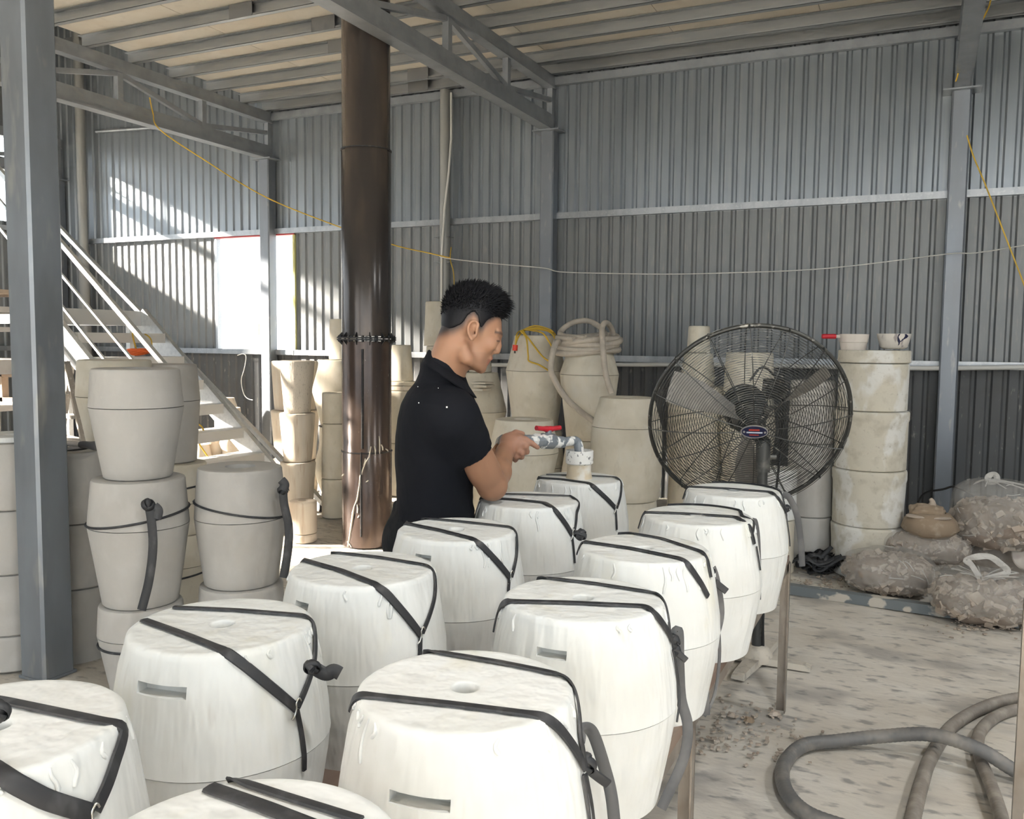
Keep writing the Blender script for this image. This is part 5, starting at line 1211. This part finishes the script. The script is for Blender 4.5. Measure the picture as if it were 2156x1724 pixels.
B.cap(hp(1031, 756, -.012), hp(1031, 756, .012), .0065, .0065, .004)
B.cap(hp(1024, 764, -.011), hp(1024, 764, .011), .0075, .0075, .004)
B.cap(hp(1034, 760.5, -.024), hp(1034, 760.5, .024), .0022, .0022, .003, 's')
# ears
for sg in (-1, 1):
    es = sg*.079
    B.ell(hp(988, 700, sg*.075), (.0155, .0265, .008), tilt(-6), .006)
    B.ell(hp(989, 700, es+sg*.007), (.0085, .0175, .0105), tilt(-6), .003, 's'); B.ell(hp(991, 705, es-sg*.002), (.004, .006, .008), None, .002, 's')
    hx = [(997, 696), (999, 688), (994, 682), (986, 682), (979.5, 689), (977.5, 699), (979.5, 709), (983.5, 717), (987, 721)]
    Hx = spline([hp(x, y, es+sg*(.005 if 2 < i < 7 else .002)) for i, (x, y) in enumerate(hx)], 3)
    for a, b in zip(Hx[:-1], Hx[1:]): B.cap(a, b, .0038, .0038, .002)
    B.cap(hp(997, 700, es), hp(994, 709, es), .004, .004, .003)
    B.ell(hp(985.5, 718, es), (.006, .0075, .0045), None, .004)
# neck
B.cap(hp(958, 722), atd(932, 800, 2.53), .053, .061, .02)
B.cap(hp(952, 735, -.02), atd(925, 785, 2.51), .03, .032, .02)
# arms
SH, EL, WR = atd(955, 880, 2.43), atd(1036, 1022, 2.575), atd(1064, 950, 2.80)
B.cap(SH, EL, .052, .041, .005); B.cap((SH*.55+EL*.45), (SH*.2+EL*.8), .049, .046, .02)
B.ell(EL+(-.004*CU), (.036, .036, .033), None, .015)
FM_ = EL*.62+WR*.38; B.cap(EL, FM_, .042, .041, .015); B.cap(FM_, WR, .041, .027, .015)
# right hand: back of the hand to the camera, index laid along the valve
hd = 2.84
B.cap(WR, atd(1072, 938, hd), .027, .030, .015)
B.ell(atd(1078, 934, hd), (.036, .034, .030), None, .015); B.cap(atd(1068, 925, hd), atd(1094, 924, hd+.005), .020, .017, .014); B.cap(atd(1070, 946, hd), atd(1092, 946, hd), .020, .016, .014)
def finger(pts, r0, r1, k=.004):
    n = len(pts)-1
    for i in range(n): B.cap(pts[i], pts[i+1], r0+(r1-r0)*i/n, r0+(r1-r0)*(i+1)/n, k if i else .008)
finger([atd(1094, 922, hd-.01), atd(1106, 925, hd-.012), atd(1119, 933, hd-.008), atd(1132, 942, hd)], .0115, .0080)
finger([atd(1095, 935, hd-.012), atd(1106, 940, hd-.018), atd(1109, 951, hd-.002), atd(1100, 952, hd+.022)], .0115, .0088)
finger([atd(1090, 946, hd-.012), atd(1098, 953, hd-.016), atd(1098, 962, hd+.002), atd(1090, 958, hd+.024)], .0110, .0085)
finger([atd(1080, 953, hd-.010), atd(1086, 961, hd-.010), atd(1085, 968, hd+.006), atd(1079, 962, hd+.024)], .0100, .0078)
finger([atd(1072, 920, hd+.01), atd(1086, 911, hd+.014), atd(1100, 913, hd+.022)], .0125, .0088)
# far arm, reaching to the same valve
SH2, EL2, WR2 = atd(962, 870, 2.74), atd(1012, 985, 2.90), atd(1060, 935, 3.0)
B.cap(SH2, EL2, .052, .040, .005); B.cap(EL2, WR2, .040, .026, .012); B.ell(atd(1078, 928, 2.99), (.034, .032, .03), None, .015)
finger([atd(1090, 920, 2.985), atd(1100, 917, 2.975), atd(1104, 924, 2.955)], .011, .0085); finger([atd(1092, 930, 2.98), atd(1102, 929, 2.965), atd(1104, 937, 2.95)], .011, .0085); finger([atd(1088, 940, 2.975), atd(1096, 941, 2.96), atd(1098, 948, 2.95)], .0105, .008)
finger([atd(1078, 946, 2.97), atd(1084, 950, 2.955), atd(1086, 956, 2.95)], .0095, .0075); finger([atd(1076, 916, 2.98), atd(1086, 912, 2.96), atd(1096, 914, 2.945)], .012, .009)
# chest inside the shirt keeps the body one piece
B.ell(atd(928, 870, 2.57), (.10, .13, .10), None, .03); B.cap(SH, SH2, .05, .05, .03)
V, Q = B.nets(1)
mb = MB(); mb.v = [tuple(v) for v in V]; mb.f = [tuple(q) for q in Q]
def sstep(a, b, x): t = np.clip((x-a)/(b-a), 0, 1); return t*t*(3-2*t)
def hairline(hx): return np.interp(hx, [915, 930, 950, 968, 978, 990, 999, 1003, 1009, 1016, 1026, 1040, 1050, 1058, 1070], [722, 720, 716, 706, 690, 680, 690, 714, 714, 700, 690, 680, 674, 668, 655])
X_, Y_, S_ = hloc(V)
skin = np.tile(np.array([.355, .19, .115]), (len(V), 1))
hd_ = Y_ < 745
fade = np.where(hd_, sstep(-.12, 1, (hairline(X_)-Y_)/np.interp(X_, [1010, 1040, 1052], [24, 14, 6])), 0)
fade = np.where((np.abs(S_) > .081) & (Y_ > 678), 0, fade)
lipm = np.where((X_ > 1020) & (Y_ > 750.5) & (Y_ < 770) & (np.abs(S_) < .026), 1, 0)*sstep(1019, 1027, X_)
browm = np.where((np.abs(S_) > .008) & (X_ > 1036), np.exp(-((Y_-704-(1056-X_)*-.12)/3.2)**2), 0)*.85
lash = np.where((np.abs(S_) > .016) & (np.abs(S_) < .046) & (X_ > 1038), np.exp(-((Y_-719.5)/1.6)**2), 0)*.9
skin = skin*(1-lipm[:, None]*.6)+np.array([.30, .10, .075])*lipm[:, None]*.6
stub = np.where((Y_ > 745) & (X_ > 990) & (Y_ < 785), .12, 0)
dk = np.clip(np.maximum.reduce([fade*.97, browm, lash, stub]), 0, 1)[:, None]
skin = skin*(1-dk)+np.array([.012, .011, .014])*dk
hx_, hy_, hz_ = pxy(V)
pinkh = sstep(1040, 1075, hx_)*sstep(2.7, 2.8, hz_); skin = skin*(1-.5*pinkh[:, None])+np.array([.40, .21, .155])*.5*pinkh[:, None]
bo = mb.build('body', 'skin', man, 180)
ca = bo.data.color_attributes.new('Col', 'FLOAT_COLOR', 'POINT')
ca.data.foreach_set('color', np.concatenate([skin, np.ones((len(V), 1))], 1).astype(np.float32).ravel())
nt = MATS['skin'].node_tree; an = nt.nodes.new('ShaderNodeAttribute'); an.attribute_name = 'Col'; nt.links.new(an.outputs['Color'], nt.nodes['Principled BSDF'].inputs['Base Color'])
nt.nodes['Principled BSDF'].inputs['Subsurface Weight'].default_value = .08; nt.nodes['Principled BSDF'].inputs['Subsurface Radius'].default_value = (.01, .004, .002)
# ---- hair: close cap plus spiky locks
Hf = Field(np.min([hp(915, 590, -.12), hp(1075, 740, .12), hp(915, 740, .12), hp(1075, 590, -.12)], 0)-.02, np.max([hp(915, 590, -.12), hp(1075, 740, .12), hp(915, 740, .12), hp(1075, 590, -.12)], 0)+.02, .004)
Hf.ell(hp(993, 666), (60*kk+.004, 58*kk+.004, .0785), tilt(12), .001); Hf.ell(hp(968, 688), (.0505, .052, .066), tilt(12), .015)
Hf.ell(hp(1006, 640), (.066, .036, .058), tilt(10), .02)
def cut(P):
    x, y, s_ = hloc(P); return ((y-(hairline(x)-np.interp(x, [1000, 1030, 1050], [20, 16, 8])))*kk*.8).astype(np.float32)
Hf.func(cut, Hf.lo, Hf.ax[0][-1:].tolist()+Hf.ax[1][-1:].tolist()+Hf.ax[2][-1:].tolist(), op='max')
V, Q = Hf.nets(2)
mb = MB(); mb.v = [tuple(v) for v in V]; mb.f = [tuple(q) for q in Q]
x, y, s_ = hloc(V); nn = V-hp(993, 672); nn /= np.linalg.norm(nn, axis=1)[:, None]
r_ = np.random.default_rng(5); cand = np.where((y < hairline(x)-np.interp(x, [1000, 1030, 1050], [20, 16, 8])))[0]; sel = r_.choice(cand, 6500)
tri_v = []; tri_f = []
for i in sel:
    tp = np.clip((668-y[i])/50, 0, 1); fr = np.clip((x[i]-1018)/36, 0, 1)*np.clip((684-y[i])/24, 0, 1)
    L_ = (.004+.024*tp*r_.uniform(.5, 1.1)+.026*fr*r_.uniform(.4, 1.1))
    d = nn[i]*(.55+.5*tp)+ha*(.25+.75*fr+.15*tp)+hb_*(.35*tp-.15*fr)+r_.normal(size=3)*.22; d /= np.linalg.norm(d)
    p0 = V[i]-nn[i]*.004; p1 = p0+d*L_*.55; d2 = d+ha*.25*tp-hb_*(.25+.9*fr)*.55; d2 /= np.linalg.norm(d2); p2 = p1+d2*L_*.6
    w_ = r_.uniform(.0010, .0020)*(1+tp*.6); e1 = np.cross(d, (.3, .5, .8)); e1 /= np.linalg.norm(e1); e2 = np.cross(d, e1); n0 = len(tri_v)
    for p, q in ((p0, 1.), (p1, .8)):
        for k in range(3): a = 2.094*k; tri_v.append(p+w_*q*(math.cos(a)*e1+math.sin(a)*e2))
    tri_v.append(p2)
    for k in range(3): k2 = (k+1) % 3; tri_f.append((n0+k, n0+k2, n0+3+k2, n0+3+k)); tri_f.append((n0+3+k, n0+3+k2, n0+6))
mb.add(tri_v, tri_f); mb.build('hair', 'hair_black', man, 180)
# ---- polo shirt
TR = np.array([(1104, 914, 84, 2.645, .168), (1085, 916, 82, 2.64, .166), (1040, 915, 81, 2.63, .166), (980, 917, 85, 2.61, .176), (920, 921, 89, 2.59, .192), (880, 924, 87, 2.575, .202), (850, 924, 80, 2.565, .198), (825, 925, 68, 2.555, .165), (806, 929, 56, 2.545, .105), (786, 930, 48, 2.54, .088), (766, 932, 46, 2.535, .086), (750, 934, 41, 2.53, .074)])[::-1]
def torso(P, infl=0.):
    x, y, z = pxy(P); c_ = [np.interp(y, TR[:, 0], TR[:, i]) for i in range(1, 5)]
    fold = 1.2*np.sin(y*.19+x*.03)*sstep(1010, 1070, y)+1.0*np.sin((x*.9+y*.55)*.085)*sstep(880, 960, y)
    q = np.sqrt(((x-c_[0])/(c_[1]+fold))**2+((z-c_[2])/c_[3])**2); d = (q-1)*np.minimum(c_[1]*z/FPX, c_[3])
    return np.maximum(np.maximum(d, (y-1100)*z/FPX), (752-y)*z/FPX).astype(np.float32)-infl
pa = [atd(825, 735, 2.3), atd(1060, 735, 2.3), atd(825, 1110, 2.95), atd(1060, 1110, 2.95), atd(825, 1110, 2.4), atd(1060, 735, 2.95)]
Sf = Field(np.min(pa, 0)-.02, np.max(pa, 0)+.02, .006)
Sf.func(torso, Sf.lo, [a[-1] for a in Sf.ax], .001)
def sleeve(S0, S1, r0, r1, cutp, k):
    d_ = (S1-S0)/np.linalg.norm(S1-S0)
    def fn(P):
        ab = S1-S0; t = np.clip(((P-S0)@ab)/(ab@ab), 0, 1.2); w_ = P-S0-t[..., None]*ab
        fold = .0022*np.sin((P@d_)*95+(P@CR)*30)*sstep(.25, .8, t)
        d = np.linalg.norm(w_, axis=-1)-(r0+(r1-r0)*t)-fold
        return np.maximum(d, (P-cutp)@d_).astype(np.float32)
    m = r0+.06; Sf.func(fn, np.minimum(S0, S1)-m, np.maximum(S0, S1)+m, k)
S1 = SH+(EL-SH)*.6; sleeve(atd(955, 884, 2.435), S1, .079, .059, SH+(EL-SH)*.49, .03)
S2 = SH2+(EL2-SH2)*.7; sleeve(atd(958, 880, 2.73), S2, .076, .058, SH2+(EL2-SH2)*.65, .03)
V, Q = Sf.nets(1)
mb = MB(); mb.v = [tuple(v) for v in V]; mb.f = [tuple(q) for q in Q]; sh = mb.build('polo_shirt', 'shirt_black', man, 180)
# collar: a folded band round the neck
n = 48; Vc = []; cd0 = 2.535
def loop(bk, frn, dep, lift=0.):
    b_, f_ = atd(*bk, cd0), atd(*frn, cd0); c_ = (b_+f_)/2; ax = (f_-b_)/2
    return [c_+ax*math.cos(2*PI*k/n)*-1+CF*dep*math.sin(2*PI*k/n)+np.array((0, 0, lift)) for k in range(n)]
LPS = [loop((906, 742), (968, 790), .060), loop((904, 736), (970, 788), .063), loop((901, 738), (974, 792), .068), loop((890, 764), (1004, 840), .116, .004), loop((892, 766), (1001, 840), .112, .002), loop((903, 750), (972, 798), .064)]
Vc = [v for L_ in LPS for v in L_]; nl = len(LPS)
mb = MB().add(Vc, [(j*n+k, j*n+(k+1) % n, ((j+1) % nl)*n+(k+1) % n, ((j+1) % nl)*n+k) for j in range(nl) for k in range(n)]); mb.build('collar', 'shirt_black', sh, 60, fixn=True)
# specks of plaster on the shirt
m = MB()
for (px, py, r__) in ((941, 857, .0022), (882, 848, .0014), (936, 897, .0014), (923, 817, .001), (880, 814, .0012), (850, 814, .0012)):
    d0 = 2.36
    for dd in np.arange(2.2, 2.8, .004):
        P = atd(px, py, dd); ii = np.floor((P-Sf.lo)/Sf.h).astype(int)
        if (ii >= 0).all() and (ii < Sf.n).all() and Sf.f[tuple(ii)] < .001: break
    m.box(P-CF*.003, (2*r__, 2*r__, 2*r__), np.stack([CR, CU, CF], 1))
m.build('plaster_specks', 'plaster_white', sh, None, 'stuff')
# ---- trousers and shoes
HX = atd(902, 1125, 2.655)
pa = [HX+(.35, .35, .05), HX-(.35, .35, .05)]; lo = np.min(pa, 0); hi = np.max(pa, 0); lo[2] = .02; hi[2] = 1.03
Tf = Field(lo, hi, .010)
fwd = CR*.93+CF*.2; fwd = np.array([fwd[0], fwd[1], 0]); fwd /= np.linalg.norm(fwd); sd_ = np.array([-fwd[1], fwd[0], 0])
Tf.ell(HX+(0, 0, .03), (.10, .15, .10), np.stack([fwd, sd_, np.array((0, 0, 1.))], 1), .03); Tf.ell(HX-fwd*.045-(0, 0, .02), (.095, .145, .10), np.stack([fwd, sd_, np.array((0, 0, 1.))], 1), .04)
Tf.cap(atd(842, 1076, 2.66), atd(868, 1072, 2.60), .018, .016, .02); Tf.cap(atd(838, 1060, 2.66), atd(850, 1086, 2.6), .014, .016, .02)
feet = []
for sg in (-1, 1):
    h0 = HX+sd_*sg*.085; kn = np.array([h0[0]+fwd[0]*-.01, h0[1]+fwd[1]*-.01, .50]); an_ = np.array([h0[0]-fwd[0]*.05+sd_[0]*sg*.03, h0[1]-fwd[1]*.05+sd_[1]*sg*.03, .09])
    Tf.cap(h0-(0, 0, .03), kn, .088, .064, .03); Tf.cap(kn, an_, .064, .05, .02); feet.append(an_)
V, Q = Tf.nets(1); mb = MB(); mb.v = [tuple(v) for v in V]; mb.f = [tuple(q) for q in Q]; mb.build('trousers', 'trouser_black', man, 180)
for f_ in feet:
    Ff = Field(f_-(.3, .3, .09), f_+(.3, .3, .1), .008)
    Ff.cap(f_-(0, 0, .02), f_-(0, 0, .055), .04, .036, .02); g0 = f_*1; g0[2] = .036
    Ff.ell(g0+fwd*.09, (.15, .048, .036), np.stack([fwd, sd_, np.array((0, 0, 1.))], 1), .03)
    V, Q = Ff.nets(1); V[:, 2] = np.maximum(V[:, 2], .002); mb = MB(); mb.v = [tuple(v) for v in V]; mb.f = [tuple(q) for q in Q]; mb.build('shoe', 'shoe', man, 180)
# ================================================================== filling valve held by the man
vd0, vd1 = 2.90, 3.07
def VP(x, y): return atd(x, y, np.interp(x, [1080, 1216], [vd0-.01, vd1+.025]))
va = thing('filling_valve', 'slip-spattered grey pipe valve with a red lever in the man’s hand', 'valve', VP(1160, 928))
MB().tube([VP(1060, 926), VP(1112, 926)], .017, 18).build('inlet_pipe', 'pvc_grey', va, 60)
MB().tube([VP(1110, 927), VP(1124, 927), VP(1125, 927), VP(1136, 928)], [.019, .019, .0235, .0235], 8).build('union_nut', 'pvc_grey', va, 30)
MB().tube([VP(1136, 928), VP(1142, 928), VP(1143, 928), VP(1164, 929), VP(1168, 929)], [.019, .022, .027, .027, .020], 20).build('valve_body', 'pvc_grey', va, 50)
MB().tube([VP(1166, 930), VP(1172, 930), VP(1184, 931), VP(1187, 931)], [.018, .021, .021, .018], 18).build('outlet_socket', 'pvc_grey', va, 50)
Oe = np.array([FC[0], FC[1], TOPZ+.085]); e0 = VP(1190, 930)
MB().tube(spline([VP(1184, 931), e0, VP(1207, 928), VP(1214, 930), (VP(1216, 936)*.5+Oe*.5)+(0, 0, .012), Oe], 6), .0168, 16).build('outlet_elbow', 'pvc_grey', va, 60)
MB().tube([VP(1155, 922), VP(1155, 906)], .011, 12).build('stem', 'pvc_grey', va, 60)
la, lb = VP(1129, 901), VP(1179, 900); MB().tube(spline([la, VP(1150, 903), VP(1160, 903), lb], 4), [.0085]*4+[.011]*5+[.0085]*4, 10).build('lever', 'valve_red', va, 60)
MB().tube([Oe+(0, 0, .008), Oe-(0, 0, .022)], [.012, .010], 10).build('slip_stream', 'slip_white', va, 60)
# supply hose runs back from the valve behind the man to the floor
V1 = VP(1062, 926); e_ = atd(1038, 1060, 3.16); tag(MB().tube(spline([V1-CR*.002+CF*.003, atd(1053, 936, 3.03), atd(1046, 985, 3.13), e_, e_-(0, 0, .5), np.array((e_[0]-.05, e_[1]+.1, .06)), np.array((e_[0]-.3, e_[1]+.5, .02)), np.array((e_[0]-.5, e_[1]+1.2, .02))], 8), .019, 10).build('supply_hose', 'hose_grey', None, 60), 'grey supply hose behind the man feeding the valve', 'hose')
